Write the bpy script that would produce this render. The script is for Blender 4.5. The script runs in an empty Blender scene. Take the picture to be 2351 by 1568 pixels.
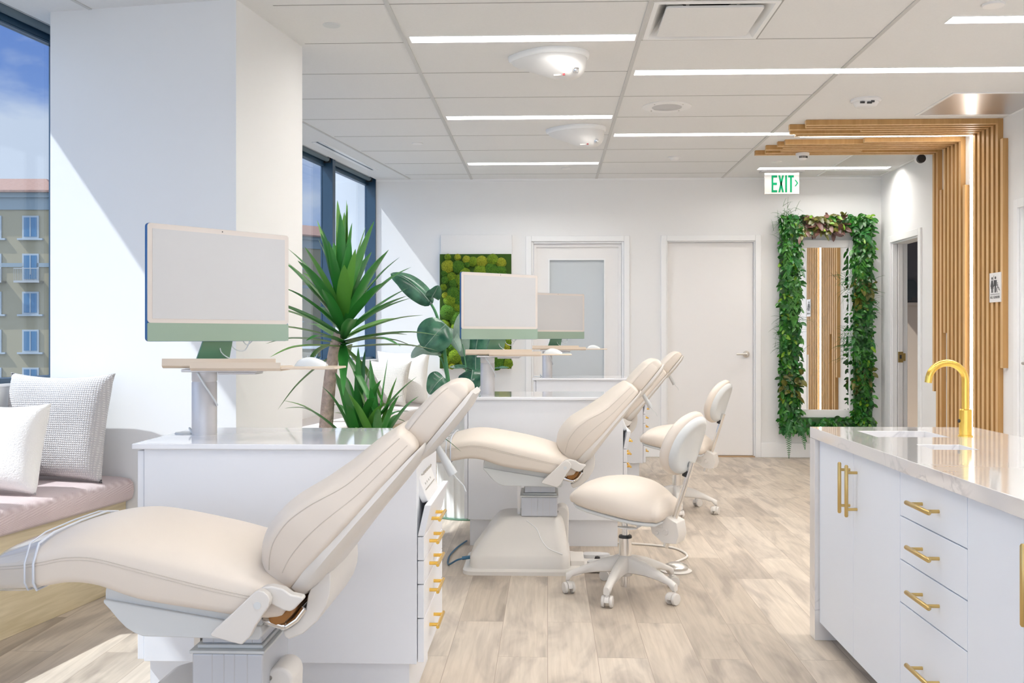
import bpy, math, random
from mathutils import Vector, Matrix
random.seed(7)
PI = math.pi
SC = bpy.context.scene
COL = SC.collection
CAMZ = 1.17
CEIL = 2.715
YB = 9.80       # back wall
XR = 3.22       # right wall

# ------------------------------------------------------------------ helpers
class MB:
    def __init__(s): s.v = []; s.f = []
    def add(s, verts, faces):
        o = len(s.v); s.v += [tuple(v) for v in verts]; s.f += [tuple(i + o for i in f) for f in faces]; return s
    def box(s, x0, x1, y0, y1, z0, z1):
        return s.add([(x0,y0,z0),(x1,y0,z0),(x1,y1,z0),(x0,y1,z0),(x0,y0,z1),(x1,y0,z1),(x1,y1,z1),(x0,y1,z1)],
                     [(0,3,2,1),(4,5,6,7),(0,1,5,4),(1,2,6,5),(2,3,7,6),(3,0,4,7)])
    def rings(s, rs, close=True, cap=True):
        n = len(rs[0]); vs = [p for r in rs for p in r]; fs = []
        for i in range(len(rs) - 1):
            for j in range(n if close else n - 1):
                k = (j + 1) % n
                fs.append((i*n + j, i*n + k, (i+1)*n + k, (i+1)*n + j))
        if cap:
            fs.append(tuple(range(n - 1, -1, -1))); fs.append(tuple((len(rs)-1)*n + j for j in range(n)))
        return s.add(vs, fs)
    def prism(s, poly, a, b, fn):
        """poly (p,q) extruded from a to b, fn(p,q,t)->xyz"""
        return s.rings([[fn(p, q, a) for p, q in poly], [fn(p, q, b) for p, q in poly]])
    def tube(s, path, r, n=12, cap=True):
        P = [Vector(p) for p in path]; rs = []; up = None
        for i, p in enumerate(P):
            t = (P[min(i+1, len(P)-1)] - P[max(i-1, 0)]).normalized()
            if up is None:
                up = Vector((0,0,1)) if abs(t.z) < .9 else Vector((1,0,0))
            a = (up - t * up.dot(t)).normalized(); b = t.cross(a); up = a
            rr = r[i] if isinstance(r, (list, tuple)) else r
            rs.append([p + (a*math.cos(2*PI*j/n) + b*math.sin(2*PI*j/n)) * rr for j in range(n)])
        return s.rings(rs, cap=cap)
    def lathe(s, prof, c=(0,0,0), n=32, axis='z'):
        rs = []
        for r, h in prof:
            ring = []
            for j in range(n):
                a = 2*PI*j/n; u, w = r*math.cos(a), r*math.sin(a)
                if axis == 'z': q = (c[0]+u, c[1]+w, c[2]+h)
                elif axis == 'x': q = (c[0]+h, c[1]+u, c[2]+w)
                else: q = (c[0]+u, c[1]+h, c[2]-w)
                ring.append(q)
            rs.append(ring)
        return s.rings(rs)
    def xf(s, M):
        s.v = [tuple(M @ Vector(v)) for v in s.v]; return s

def obj(name, mb, mat, parent=None, bevel=0, seg=2, smooth=True, ang=38):
    me = bpy.data.meshes.new(name); me.from_pydata(mb.v, [], mb.f); me.update()
    if smooth:
        me.polygons.foreach_set('use_smooth', [True]*len(me.polygons))
        try: me.set_sharp_from_angle(angle=math.radians(ang))
        except Exception: pass
    me.materials.append(mat)
    o = bpy.data.objects.new(name, me); COL.objects.link(o)
    if parent: o.parent = parent
    if bevel:
        m = o.modifiers.new('bev', 'BEVEL'); m.width = bevel; m.segments = seg; m.limit_method = 'ANGLE'; m.angle_limit = math.radians(40)
        m.harden_normals = True
    return o
def tag(o, label, cat, group=None):
    o['label'] = label; o['category'] = cat
    if group: o['group'] = group
    return o
def thing(name, label, cat, loc=(0,0,0), rz=0, group=None):
    o = bpy.data.objects.new(name, None); COL.objects.link(o); o.location = loc; o.rotation_euler = (0,0,rz)
    o.empty_display_size = .1
    return tag(o, label, cat, group)
def struct(name, mb, mat, parent=None, **k):
    o = obj(name, mb, mat, parent, **k)
    if not parent: o['kind'] = 'structure'
    return o
def dup(root, loc, rz, label, group=None):
    def cp(o, par):
        c = o.copy(); COL.objects.link(c); c.parent = par
        for ch in o.children: cp(ch, c)
        return c
    r = cp(root, None); r.location = loc; r.rotation_euler = (0,0,rz); r['label'] = label
    if group: r['group'] = group
    return r
def cr(pts, n):
    """Catmull-Rom through tuples -> n samples"""
    P = [Vector(p) if len(p) <= 4 else list(p) for p in pts]
    P = [list(p) for p in pts]; m = len(P); out = []
    for i in range(n):
        t = i*(m-1)/(n-1); k = min(int(t), m-2); u = t-k
        a = P[max(k-1,0)]; b = P[k]; c = P[k+1]; d = P[min(k+2,m-1)]
        out.append([.5*((2*b[q]) + (-a[q]+c[q])*u + (2*a[q]-5*b[q]+4*c[q]-d[q])*u*u + (-a[q]+3*b[q]-3*c[q]+d[q])*u**3) for q in range(len(b))])
    return out
def rrect(x0, x1, y0, y1, r, n=5):
    pts = []
    for cx, cy, a0 in ((x1-r, y1-r, 0), (x0+r, y1-r, 90), (x0+r, y0+r, 180), (x1-r, y0+r, 270)):
        for i in range(n+1):
            a = math.radians(a0 + 90*i/n); pts.append((cx + r*math.cos(a), cy + r*math.sin(a)))
    return pts

# ------------------------------------------------------------------ materials
def mat(name, col, rough=.5, metal=0, spec=.5, coat=0, bump=None, noise=None, emit=None, sheen=0, trans=0):
    m = bpy.data.materials.new(name); m.use_nodes = True; nt = m.node_tree; b = nt.nodes['Principled BSDF']
    b.inputs['Base Color'].default_value = (*col, 1); b.inputs['Roughness'].default_value = rough
    b.inputs['Metallic'].default_value = metal; b.inputs['Specular IOR Level'].default_value = spec
    b.inputs['Coat Weight'].default_value = coat; b.inputs['Coat Roughness'].default_value = .05
    b.inputs['Sheen Weight'].default_value = sheen
    if trans: b.inputs['Transmission Weight'].default_value = trans
    if emit:
        b.inputs['Emission Color'].default_value = (*emit[0], 1); b.inputs['Emission Strength'].default_value = emit[1]
    tc = nt.nodes.new('ShaderNodeTexCoord')
    if noise:   # (scale, amount)
        nz = nt.nodes.new('ShaderNodeTexNoise'); nz.inputs['Scale'].default_value = noise[0]; nz.inputs['Detail'].default_value = 4
        nt.links.new(tc.outputs['Object'], nz.inputs['Vector'])
        mx = nt.nodes.new('ShaderNodeMix'); mx.data_type = 'RGBA'
        mx.inputs[6].default_value = (*[c*(1-noise[1]) for c in col], 1); mx.inputs[7].default_value = (*[min(1, c*(1+noise[1])) for c in col], 1)
        nt.links.new(nz.outputs['Fac'], mx.inputs[0]); nt.links.new(mx.outputs[2], b.inputs['Base Color'])
    if bump:    # (scale, strength, distance)
        nb = nt.nodes.new('ShaderNodeTexNoise'); nb.inputs['Scale'].default_value = bump[0]; nb.inputs['Detail'].default_value = 3
        nt.links.new(tc.outputs['Object'], nb.inputs['Vector'])
        bp = nt.nodes.new('ShaderNodeBump'); bp.inputs['Strength'].default_value = bump[1]; bp.inputs['Distance'].default_value = bump[2]
        nt.links.new(nb.outputs['Fac'], bp.inputs['Height']); nt.links.new(bp.outputs['Normal'], b.inputs['Normal'])
    return m
M = {}
M['wall'] = mat('wall_paint', (.845,.85,.85), .6, bump=(300,.05,.001))
M['ceil'] = mat('ceiling_tile', (.78,.785,.785), .8, bump=(400,.25,.001), noise=(90,.03))
M['grid'] = mat('grid_metal', (.55,.55,.54), .4)
M['gap'] = mat('grid_gap', (.36,.36,.35), .7)
M['trim'] = mat('trim_paint', (.89,.90,.905), .35)
M['door'] = mat('door_paint', (.87,.86,.85), .4)
M['frame'] = mat('window_frame', (.018,.055,.10), .3, spec=.6)
M['blind'] = mat('blind_fabric', (.10,.14,.17), .6)
M['lam'] = mat('white_laminate', (.83,.845,.88), .35, bump=(150,.02,.001))
M['lamdoor'] = mat('white_cabinet', (.82,.87,.95), .38)
M['ctop'] = mat('white_counter', (.82,.83,.86), .08, coat=.5)
M['leather'] = mat('cream_leather', (.715,.640,.560), .42, bump=(260,.08,.001))
M['stitch'] = mat('cream_thread', (.60,.54,.47), .7)
M['plastic'] = mat('chair_plastic', (.70,.67,.63), .32)
M['plastic2'] = mat('grey_plastic', (.64,.66,.66), .35)
M['alu'] = mat('anodised_column', (.56,.58,.62), .35, metal=.25)
M['chrome'] = mat('chrome', (.78,.77,.76), .12, metal=1)
M['steel'] = mat('brushed_steel', (.60,.58,.55), .3, metal=1)
M['silver'] = mat('silver_paint', (.62,.61,.62), .35, metal=.3)
M['gold'] = mat('brushed_gold', (.62,.44,.17), .32, metal=.9)
M['brass'] = mat('polished_gold', (.88,.56,.12), .2, metal=.95)
M['black'] = mat('black_rubber', (.02,.02,.022), .5)
M['dark'] = mat('dark_void', (.03,.03,.035), .8)
M['tan'] = mat('champagne_tray', (.72,.60,.47), .4, metal=.2)
M['screen'] = mat('screen_grey', (.54,.55,.57), .25)
M['bezel'] = mat('screen_bezel', (.62,.575,.545), .3)
M['green'] = mat('sage_chin', (.26,.355,.285), .35)
M['greenstand'] = mat('sage_stand', (.13,.26,.18), .35, metal=.3)
M['blueside'] = mat('blue_green_side', (.02,.12,.32), .3, metal=.3)
M['cable'] = mat('white_cable', (.70,.74,.76), .5)
M['bluecable'] = mat('blue_cable', (.03,.12,.22), .5)
M['pillow'] = None
M['fluff'] = mat('white_fluff', (.84,.82,.79), .95, bump=(160,.5,.006), sheen=.5)
M['trunk'] = mat('yucca_bark', (.60,.45,.37), .9, noise=(38,.55), bump=(60,1,.015))
M['yleaf'] = mat('yucca_leaf', (.035,.21,.035), .3, spec=.6, noise=(6,.35))
M['yleaf2'] = mat('yucca_leaf_light', (.12,.33,.05), .35, noise=(6,.3))
M['stem'] = mat('green_stem', (.07,.26,.10), .4)
M['pot'] = mat('white_pot', (.80,.81,.80), .45)
M['soil'] = mat('soil', (.06,.05,.06), .95, bump=(60,.8,.01))
M['screw'] = mat('screw_metal', (.35,.33,.30), .3, metal=1)
M['brown'] = mat('leather_lining', (.30,.13,.03), .7)
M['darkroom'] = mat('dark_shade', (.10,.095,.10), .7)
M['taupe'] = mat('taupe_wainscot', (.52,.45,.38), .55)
M['exitgreen'] = mat('exit_green', (.0,.11,.045), .8, spec=.1)
M['ink'] = mat('dark_ink', (.05,.048,.05), .5)
M['signwhite'] = mat('sign_white', (.82,.82,.82), .35)
M['domewhite'] = mat('dome_plastic', (.78,.775,.765), .55, spec=.3)
M['mossbase'] = mat('moss_base', (.03,.075,.006), 1)
M['mirror'] = mat('mirror_silver', (.93,.94,.94), .0, metal=1)
M['speaker'] = mat('speaker_mesh', (.55,.55,.56), .6)
M['sill'] = mat('threshold_wood', (.45,.30,.17), .5)

def node_mat(name):
    m = bpy.data.materials.new(name); m.use_nodes = True; nt = m.node_tree
    return m, nt, nt.nodes['Principled BSDF'], nt.nodes.new('ShaderNodeTexCoord')
def ramp(nt, fac, stops):
    r = nt.nodes.new('ShaderNodeValToRGB'); nt.links.new(fac, r.inputs[0]); e = r.color_ramp.elements
    e[0].position, e[0].color = stops[0][0], (*stops[0][1], 1); e[1].position, e[1].color = stops[-1][0], (*stops[-1][1], 1)
    for p, c in stops[1:-1]:
        k = e.new(p); k.color = (*c, 1)
    return r
def bump_of(nt, b, h, s, d):
    bp = nt.nodes.new('ShaderNodeBump'); bp.inputs['Strength'].default_value = s; bp.inputs['Distance'].default_value = d
    nt.links.new(h, bp.inputs['Height']); nt.links.new(bp.outputs[0], b.inputs['Normal'])
def mapping(nt, src, scale=(1,1,1), rot=(0,0,0), loc=(0,0,0)):
    mp = nt.nodes.new('ShaderNodeMapping'); mp.inputs['Scale'].default_value = scale; mp.inputs['Rotation'].default_value = rot; mp.inputs['Location'].default_value = loc
    nt.links.new(src, mp.inputs['Vector']); return mp.outputs[0]
def mixc(nt, fac, a, b_, mode='MIX'):
    mx = nt.nodes.new('ShaderNodeMix'); mx.data_type = 'RGBA'; mx.blend_type = mode; mx.clamp_result = False
    if isinstance(fac, (int, float)): mx.inputs[0].default_value = fac
    else: nt.links.new(fac, mx.inputs[0])
    for i, s in ((6, a), (7, b_)):
        if isinstance(s, tuple): mx.inputs[i].default_value = (*s, 1)
        else: nt.links.new(s, mx.inputs[i])
    return mx.outputs[2]

def make_floor():
    m, nt, b, tc = node_mat('vinyl_plank_floor')
    v = mapping(nt, tc.outputs['Object'], rot=(0,0,PI/2))
    br = nt.nodes.new('ShaderNodeTexBrick'); nt.links.new(v, br.inputs['Vector'])
    br.inputs['Scale'].default_value = 1; br.inputs['Brick Width'].default_value = 1.22; br.inputs['Row Height'].default_value = .182
    br.inputs['Mortar Size'].default_value = .0012; br.inputs['Mortar Smooth'].default_value = .3; br.offset = .37
    br.inputs['Color1'].default_value = (0,0,0,1); br.inputs['Color2'].default_value = (1,1,1,1); br.inputs['Mortar'].default_value = (.5,.5,.5,1)
    # plank tint
    base = ramp(nt, br.outputs['Color'], [(0,(.44,.375,.305)), (.5,(.51,.44,.365)), (1,(.58,.51,.43))]).outputs[0]
    # grain: stretched noise along Y, shifted per plank
    add = nt.nodes.new('ShaderNodeVectorMath'); add.operation = 'MULTIPLY_ADD'
    nt.links.new(br.outputs['Color'], add.inputs[0]); add.inputs[1].default_value = (7,13,0); nt.links.new(tc.outputs['Object'], add.inputs[2])
    g = nt.nodes.new('ShaderNodeTexNoise'); g.inputs['Scale'].default_value = 1; g.inputs['Detail'].default_value = 6; g.inputs['Distortion'].default_value = .6
    nt.links.new(mapping(nt, add.outputs[0], scale=(60,3.2,1)), g.inputs['Vector'])
    g2 = nt.nodes.new('ShaderNodeTexNoise'); g2.inputs['Scale'].default_value = 1; g2.inputs['Detail'].default_value = 3; g2.inputs['Distortion'].default_value = 1.2
    nt.links.new(mapping(nt, add.outputs[0], scale=(7,1.6,1)), g2.inputs['Vector'])
    gr = ramp(nt, g.outputs['Fac'], [(.3,(.86,.85,.84)), (.65,(1.05,1.05,1.05))]).outputs[0]
    gr2 = ramp(nt, g2.outputs['Fac'], [(.34,(.70,.69,.70)), (.52,(1,1,1)), (.75,(1.12,1.11,1.10))]).outputs[0]
    c = mixc(nt, 1.0, mixc(nt, 1.0, base, gr, 'MULTIPLY'), gr2, 'MULTIPLY')
    mort = mixc(nt, br.outputs['Fac'], c, (.30,.24,.19))
    nt.links.new(mort, b.inputs['Base Color']); b.inputs['Roughness'].default_value = .48
    bump_of(nt, b, g.outputs['Fac'], .06, .002)
    return m
M['floor'] = make_floor()
def make_wood(name, c0, c1, sc=(30,30,1.5), rough=.5):
    m, nt, b, tc = node_mat(name)
    g = nt.nodes.new('ShaderNodeTexNoise'); g.inputs['Scale'].default_value = 1; g.inputs['Detail'].default_value = 5; g.inputs['Distortion'].default_value = .8
    nt.links.new(mapping(nt, tc.outputs['Object'], scale=sc), g.inputs['Vector'])
    nt.links.new(ramp(nt, g.outputs['Fac'], [(.3,c0),(.7,c1)]).outputs[0], b.inputs['Base Color']); b.inputs['Roughness'].default_value = rough
    return m
M['slat'] = make_wood('oak_slat', (.58,.36,.15), (.72,.49,.26), (25,25,1.2))
M['slatc'] = make_wood('oak_slat_ceiling', (.58,.36,.15), (.72,.49,.26), (1.2,25,25))
M['slatshade'] = make_wood('oak_slat_shaded_side', (.40,.22,.07), (.50,.29,.11), (25,25,1.2))  # darker copy of the slat oak: shade painted on the side faces
M['bench'] = make_wood('pale_oak', (.50,.41,.25), (.66,.56,.38), (3,3,40))
def make_quartz():
    m, nt, b, tc = node_mat('veined_quartz')
    n1 = nt.nodes.new('ShaderNodeTexNoise'); n1.inputs['Scale'].default_value = 3.2; n1.inputs['Detail'].default_value = 9; n1.inputs['Distortion'].default_value = 1.3
    nt.links.new(tc.outputs['Object'], n1.inputs['Vector'])
    n2 = nt.nodes.new('ShaderNodeTexNoise'); n2.inputs['Scale'].default_value = 2.2; nt.links.new(tc.outputs['Object'], n2.inputs['Vector'])
    vein = ramp(nt, n1.outputs['Fac'], [(.478,(0,0,0)), (.5,(1,1,1)), (.522,(0,0,0))]).outputs[0]
    msk = ramp(nt, n2.outputs['Fac'], [(.48,(0,0,0)), (.62,(.55,.55,.55))]).outputs[0]
    f = mixc(nt, 1.0, vein, msk, 'MULTIPLY')
    nt.links.new(mixc(nt, f, (.74,.72,.71), (.30,.29,.33)), b.inputs['Base Color'])
    b.inputs['Roughness'].default_value = .07; b.inputs['Specular IOR Level'].default_value = .7; b.inputs['Coat Weight'].default_value = .6; b.inputs['Coat Roughness'].default_value = .03
    return m
M['quartz'] = make_quartz()
def make_fabric(name, c0, c1, br_w, br_h, rot=0.6, bumpd=.003):
    m, nt, b, tc = node_mat(name)
    v = mapping(nt, tc.outputs['Object'], rot=(.9,.4,rot))
    w = nt.nodes.new('ShaderNodeTexWave'); w.inputs['Scale'].default_value = 55; w.inputs['Distortion'].default_value = .4; w.bands_direction = 'X'
    w2 = nt.nodes.new('ShaderNodeTexWave'); w2.inputs['Scale'].default_value = 55; w2.bands_direction = 'Y'
    nt.links.new(v, w.inputs['Vector']); nt.links.new(v, w2.inputs['Vector'])
    ch = nt.nodes.new('ShaderNodeTexBrick'); nt.links.new(v, ch.inputs['Vector']); ch.inputs['Scale'].default_value = 1
    ch.inputs['Brick Width'].default_value = br_w; ch.inputs['Row Height'].default_value = br_h; ch.inputs['Mortar Size'].default_value = .006
    ch.inputs['Color1'].default_value = (0,0,0,1); ch.inputs['Color2'].default_value = (1,1,1,1); ch.inputs['Mortar'].default_value = (.5,.5,.5,1); ch.offset = .5
    f = mixc(nt, ch.outputs['Color'], w.outputs['Color'], w2.outputs['Color'])
    nt.links.new(mixc(nt, f, c0, c1), b.inputs['Base Color']); b.inputs['Roughness'].default_value = .9; b.inputs['Sheen Weight'].default_value = .3
    bump_of(nt, b, f, .4, bumpd)
    return m
M['mauve'] = make_fabric('mauve_weave', (.46,.34,.34), (.68,.57,.56), .10, .035)
M['cream_fab'] = make_fabric('oatmeal_fabric', (.58,.52,.49), (.68,.63,.60), .02, .02)
def make_weave(name, c0, c1, sc=90):
    m, nt, b, tc = node_mat(name)
    w = nt.nodes.new('ShaderNodeTexWave'); w.inputs['Scale'].default_value = sc; w.bands_direction = 'X'; w.inputs['Distortion'].default_value = 1.5; w.inputs['Detail Scale'].default_value = 4
    w2 = nt.nodes.new('ShaderNodeTexWave'); w2.inputs['Scale'].default_value = sc; w2.bands_direction = 'Z'; w2.inputs['Distortion'].default_value = 1.5
    for q in (w, w2): nt.links.new(tc.outputs['Object'], q.inputs['Vector'])
    f = mixc(nt, 1.0, w.outputs['Color'], w2.outputs['Color'], 'MULTIPLY')
    nt.links.new(mixc(nt, f, c0, c1), b.inputs['Base Color']); b.inputs['Roughness'].default_value = .95
    bump_of(nt, b, f, .8, .004)
    return m
M['weave'] = make_weave('basket_weave', (.52,.50,.50), (.80,.77,.75), 32)
M['weave2'] = make_weave('linen_weave', (.60,.57,.52), (.82,.79,.75), 30)
def make_leaf(name, c0, c1, sc=(2,40,2), rough=.35):
    m, nt, b, tc = node_mat(name)
    g = nt.nodes.new('ShaderNodeTexNoise'); g.inputs['Scale'].default_value = 14; g.inputs['Detail'].default_value = 3
    nt.links.new(tc.outputs['Object'], g.inputs['Vector'])
    nt.links.new(ramp(nt, g.outputs['Fac'], [(.35,c0),(.65,c1)]).outputs[0], b.inputs['Base Color']); b.inputs['Roughness'].default_value = rough
    return m
M['broad'] = make_leaf('paradise_leaf', (.02,.10,.06), (.07,.22,.13), rough=.25)
M['broad_pale'] = make_leaf('paradise_underside', (.20,.32,.24), (.34,.46,.38))
M['ldark'] = make_leaf('garland_dark', (.008,.05,.008), (.02,.12,.015))
M['lmid'] = make_leaf('garland_mid', (.012,.10,.008), (.045,.21,.015))
M['llime'] = make_leaf('garland_lime', (.10,.26,.01), (.20,.34,.02))
M['lolive'] = make_leaf('garland_olive', (.06,.07,.015), (.16,.15,.02))
M['lplum'] = make_leaf('garland_plum', (.06,.025,.02), (.17,.08,.06))
M['lfern'] = make_leaf('garland_fern', (.008,.09,.012), (.025,.18,.03))
def make_moss(name, c0, c1):
    m, nt, b, tc = node_mat(name)
    g = nt.nodes.new('ShaderNodeTexNoise'); g.inputs['Scale'].default_value = 120; g.inputs['Detail'].default_value = 3
    nt.links.new(tc.outputs['Object'], g.inputs['Vector'])
    nt.links.new(ramp(nt, g.outputs['Fac'], [(.35,c0),(.65,c1)]).outputs[0], b.inputs['Base Color']); b.inputs['Roughness'].default_value = 1
    bump_of(nt, b, g.outputs['Fac'], 1, .02)
    return m
M['moss'] = [make_moss('moss_a',(.08,.17,.004),(.24,.36,.012)), make_moss('moss_b',(.20,.25,.006),(.42,.45,.03)), make_moss('moss_c',(.03,.12,.005),(.10,.24,.012))]
def make_glass(name, tint=(.90,.95,1.0), ior=1.45):
    m = bpy.data.materials.new(name); m.use_nodes = True; nt = m.node_tree; nt.nodes.clear()
    o = nt.nodes.new('ShaderNodeOutputMaterial'); t = nt.nodes.new('ShaderNodeBsdfTransparent'); t.inputs[0].default_value = (*tint, 1)
    g = nt.nodes.new('ShaderNodeBsdfGlossy'); g.inputs['Roughness'].default_value = 0
    lw = nt.nodes.new('ShaderNodeLayerWeight'); lw.inputs[0].default_value = .5
    pw = nt.nodes.new('ShaderNodeMath'); pw.operation = 'POWER'; nt.links.new(lw.outputs['Facing'], pw.inputs[0]); pw.inputs[1].default_value = 4
    f = nt.nodes.new('ShaderNodeMath'); f.operation = 'MULTIPLY_ADD'; nt.links.new(pw.outputs[0], f.inputs[0]); f.inputs[1].default_value = .7; f.inputs[2].default_value = .03
    mx = nt.nodes.new('ShaderNodeMixShader'); nt.links.new(f.outputs[0], mx.inputs[0]); nt.links.new(t.outputs[0], mx.inputs[1]); nt.links.new(g.outputs[0], mx.inputs[2])
    nt.links.new(mx.outputs[0], o.inputs[0]); return m
M['glass'] = make_glass('window_glass')
M['clear'] = make_glass('clear_vinyl', (.93,.95,.97), 1.6)
M['frost'] = mat('frosted_glass', (.56,.60,.62), .22, spec=.6)
def emit(name, col, s):
    m = bpy.data.materials.new(name); m.use_nodes = True; nt = m.node_tree; nt.nodes.clear()
    o = nt.nodes.new('ShaderNodeOutputMaterial'); e = nt.nodes.new('ShaderNodeEmission'); e.inputs[0].default_value = (*col, 1); e.inputs[1].default_value = s
    nt.links.new(e.outputs[0], o.inputs[0]); return m
M['led'] = emit('led_diffuser', (1.0,.955,.90), 41)
M['led2'] = emit('led_strip', (1.0,.92,.83), 20)

# ------------------------------------------------------------------ facade frame (window wall)
U = Vector((.1560,.98776,0)); N = Vector((.98776,-.1560,0)); F0 = Vector((-2.493,4.70,0))
def fp(n, s, z=0): return tuple(F0 + N*n + U*s + Vector((0,0,z)))
def fbox(mb, n0, n1, s0, s1, z0, z1):
    P = [fp(n0,s0,z0), fp(n1,s0,z0), fp(n1,s1,z0), fp(n0,s1,z0), fp(n0,s0,z1), fp(n1,s0,z1), fp(n1,s1,z1), fp(n0,s1,z1)]
    return mb.add(P, [(0,3,2,1),(4,5,6,7),(0,1,5,4),(1,2,6,5),(2,3,7,6),(3,0,4,7)])
SEND = 5.165; SBEG = -7.6
RZF = math.atan2(-.1560, .98776)   # local x -> N, local y -> U

# slab with rectangular holes
def slab(mb, xs0, xs1, ys0, ys1, z0, z1, holes):
    xs = sorted(set([xs0, xs1] + [h[0] for h in holes] + [h[1] for h in holes]))
    ys = sorted(set([ys0, ys1] + [h[2] for h in holes] + [h[3] for h in holes]))
    def inh(x, y): return any(h[0] < x < h[1] and h[2] < y < h[3] for h in holes)
    nx, ny = len(xs)-1, len(ys)-1
    full = [[not inh((xs[i]+xs[i+1])/2, (ys[j]+ys[j+1])/2) for j in range(ny)] for i in range(nx)]
    vid = {}; vs = []
    def V(i, j, k):
        if (i,j,k) not in vid: vid[(i,j,k)] = len(vs); vs.append((xs[i], ys[j], (z0,z1)[k]))
        return vid[(i,j,k)]
    fs = []
    for i in range(nx):
        for j in range(ny):
            if not full[i][j]: continue
            fs.append((V(i,j,1),V(i+1,j,1),V(i+1,j+1,1),V(i,j+1,1))); fs.append((V(i,j,0),V(i,j+1,0),V(i+1,j+1,0),V(i+1,j,0)))
            if i == 0 or not full[i-1][j]: fs.append((V(i,j,0),V(i,j,1),V(i,j+1,1),V(i,j+1,0)))
            if i == nx-1 or not full[i+1][j]: fs.append((V(i+1,j,0),V(i+1,j+1,0),V(i+1,j+1,1),V(i+1,j,1)))
            if j == 0 or not full[i][j-1]: fs.append((V(i,j,0),V(i+1,j,0),V(i+1,j,1),V(i,j,1)))
            if j == ny-1 or not full[i][j+1]: fs.append((V(i,j+1,0),V(i,j+1,1),V(i+1,j+1,1),V(i+1,j+1,0)))
    return mb.add(vs, fs)

# ================================================================== SETTING
YF = -3.2
b = MB(); b.add([fp(-.11,SBEG,0)[:2]+(0,), (6.2,YF,0), (6.2,YB+.25,0), fp(-.11,SEND+.1,0)[:2]+(0,)], [(0,1,2,3)])
b.add([fp(-.11,SBEG,0)[:2]+(-.1,), (6.2,YF,-.1), (6.2,YB+.25,-.1), fp(-.11,SEND+.1,0)[:2]+(-.1,)], [(3,2,1,0)])
struct('floor', b, M['floor'], smooth=False)

# ceiling lights: (x0,x1,y0,y1)
LX1, LX2, LX3 = -.745, .475, 1.695
rowsA = [(LX1+.03, LX2-.02, y-.055, y+.055) for y in (5.185, 7.05, 8.93, 3.32, 1.45, -.4)]
rowsB = [(LX2+.03, 3.12, 5.825, 5.935), (1.93, 3.12, 9.21, 9.33), (1.95, 3.12, 4.90, 5.01), (LX2+.03, 3.12, 3.9, 4.01), (LX2+.03, 3.12, 2.0, 2.11), (LX2+.03, 3.12, .1, .21)]
rowC = (LX2+.03, 1.90, 7.64, 7.74)
DIF = (LX2+.02, LX2+.60, 4.655, 5.225)
holes = rowsA + rowsB + [rowC, DIF]
b = MB(); slab(b, -1.0, XR, YF, YB, CEIL, CEIL+.12, holes)
P = [fp(0,SBEG), fp(0,SEND+.02)]
poly = [(P[0][0],P[0][1]), (-1.0,YF), (-1.0,YB), (P[1][0],YB)]
b.rings([[(x,y,CEIL) for x,y in poly], [(x,y,CEIL+.12) for x,y in poly]])
struct('ceiling', b, M['ceil'], smooth=False)
b = MB(); pd = [fp(-.14,SBEG)[:2], (6.2,YF), (6.2,YB+.3), fp(-.14,SEND+.3)[:2]]; b.rings([[(x,y,CEIL+.22) for x,y in pd], [(x,y,CEIL+.34) for x,y in pd]]); struct('ceiling_deck', b, M['dark'], smooth=False)

# T-grid
b = MB()
for x in (LX1, LX2): b.box(x-.011, x+.011, YF, YB, CEIL-.005, CEIL+.002)
for y0, y1 in ((YF,.1),(.21,2.0),(2.11,3.9),(4.01,5.825),(5.935,7.64),(7.74,YB)): b.box(LX3-.011, LX3+.011, y0, y1, CEIL-.005, CEIL+.002)
for sgn in (1,):
    fbox(b, .335, .352, SBEG, -.0, CEIL-.005, CEIL+.001); fbox(b, .335, .352, .78, SEND, CEIL-.005, CEIL+.001)
struct('trim_1', b, M['grid'], smooth=False)
b = MB()
k = -12
while k < 9:
    y = 4.63 + .61*k
    xl = F0.x + (.345) + .158*(y-4.70)
    def seg(a, c):
        if c > a: b.box(a, c, y-.0035, y+.0035, CEIL-.0012, CEIL+.001)
    if not (4.35 < y < 5.4): seg(xl + .03, LX1-.011)
    else: seg(-1.28, LX1-.011)
    if not any(abs(y-yy) < .12 for yy in (5.185, 7.05, 8.93, 3.32, 1.45, -.4)): seg(LX1+.011, LX2-.011)
    if not any(abs(y-yy) < .12 for yy in (5.88, 7.69, 3.95, 2.05, .15)): seg(LX2+.011, LX3-.011)
    k += 1
b.box(DIF[1], DIF[1]+.01, 4.63, 5.24, CEIL-.002, CEIL+.001)
struct('trim_2', b, M['gap'], smooth=False)  # grey strips drawn in for the shadow gaps between ceiling tiles
b = MB(); b.box(-1.684, XR, YB-.012, YB, CEIL-.022, CEIL-.0005)
struct('trim_3', b, M['trim'], smooth=False)

# back wall with two door openings
D1 = (-.159, .742); D2 = (1.156, 2.012); DH = 2.10
b = MB()
b.box(-2.2, D1[0], YB, YB+.14, 0, CEIL+.1); b.box(D1[1], D2[0], YB, YB+.14, 0, CEIL+.1); b.box(D2[1], XR+.15, YB, YB+.14, 0, CEIL+.1)
b.box(D1[0], D1[1], YB, YB+.14, DH, CEIL+.1); b.box(D2[0], D2[1], YB, YB+.14, DH, CEIL+.1)
struct('wall_back', b, M['wall'], smooth=False)
# right wall with pocket door opening
RD = (8.80, 9.50)
b = MB()
RD4 = (6.05, 6.955)
for y0, y1, z0, z1 in ((YF, RD4[0], 0, CEIL+.1), (RD4[0], RD4[1], 2.05, CEIL+.1), (RD4[1], RD[0], 0, CEIL+.1), (RD[0], RD[1], 2.05, CEIL+.1), (RD[1], YB, 0, CEIL+.1)):
    b.box(XR, XR+.14, y0, y1, z0, z1)
struct('wall_right', b, M['wall'], smooth=False)
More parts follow.
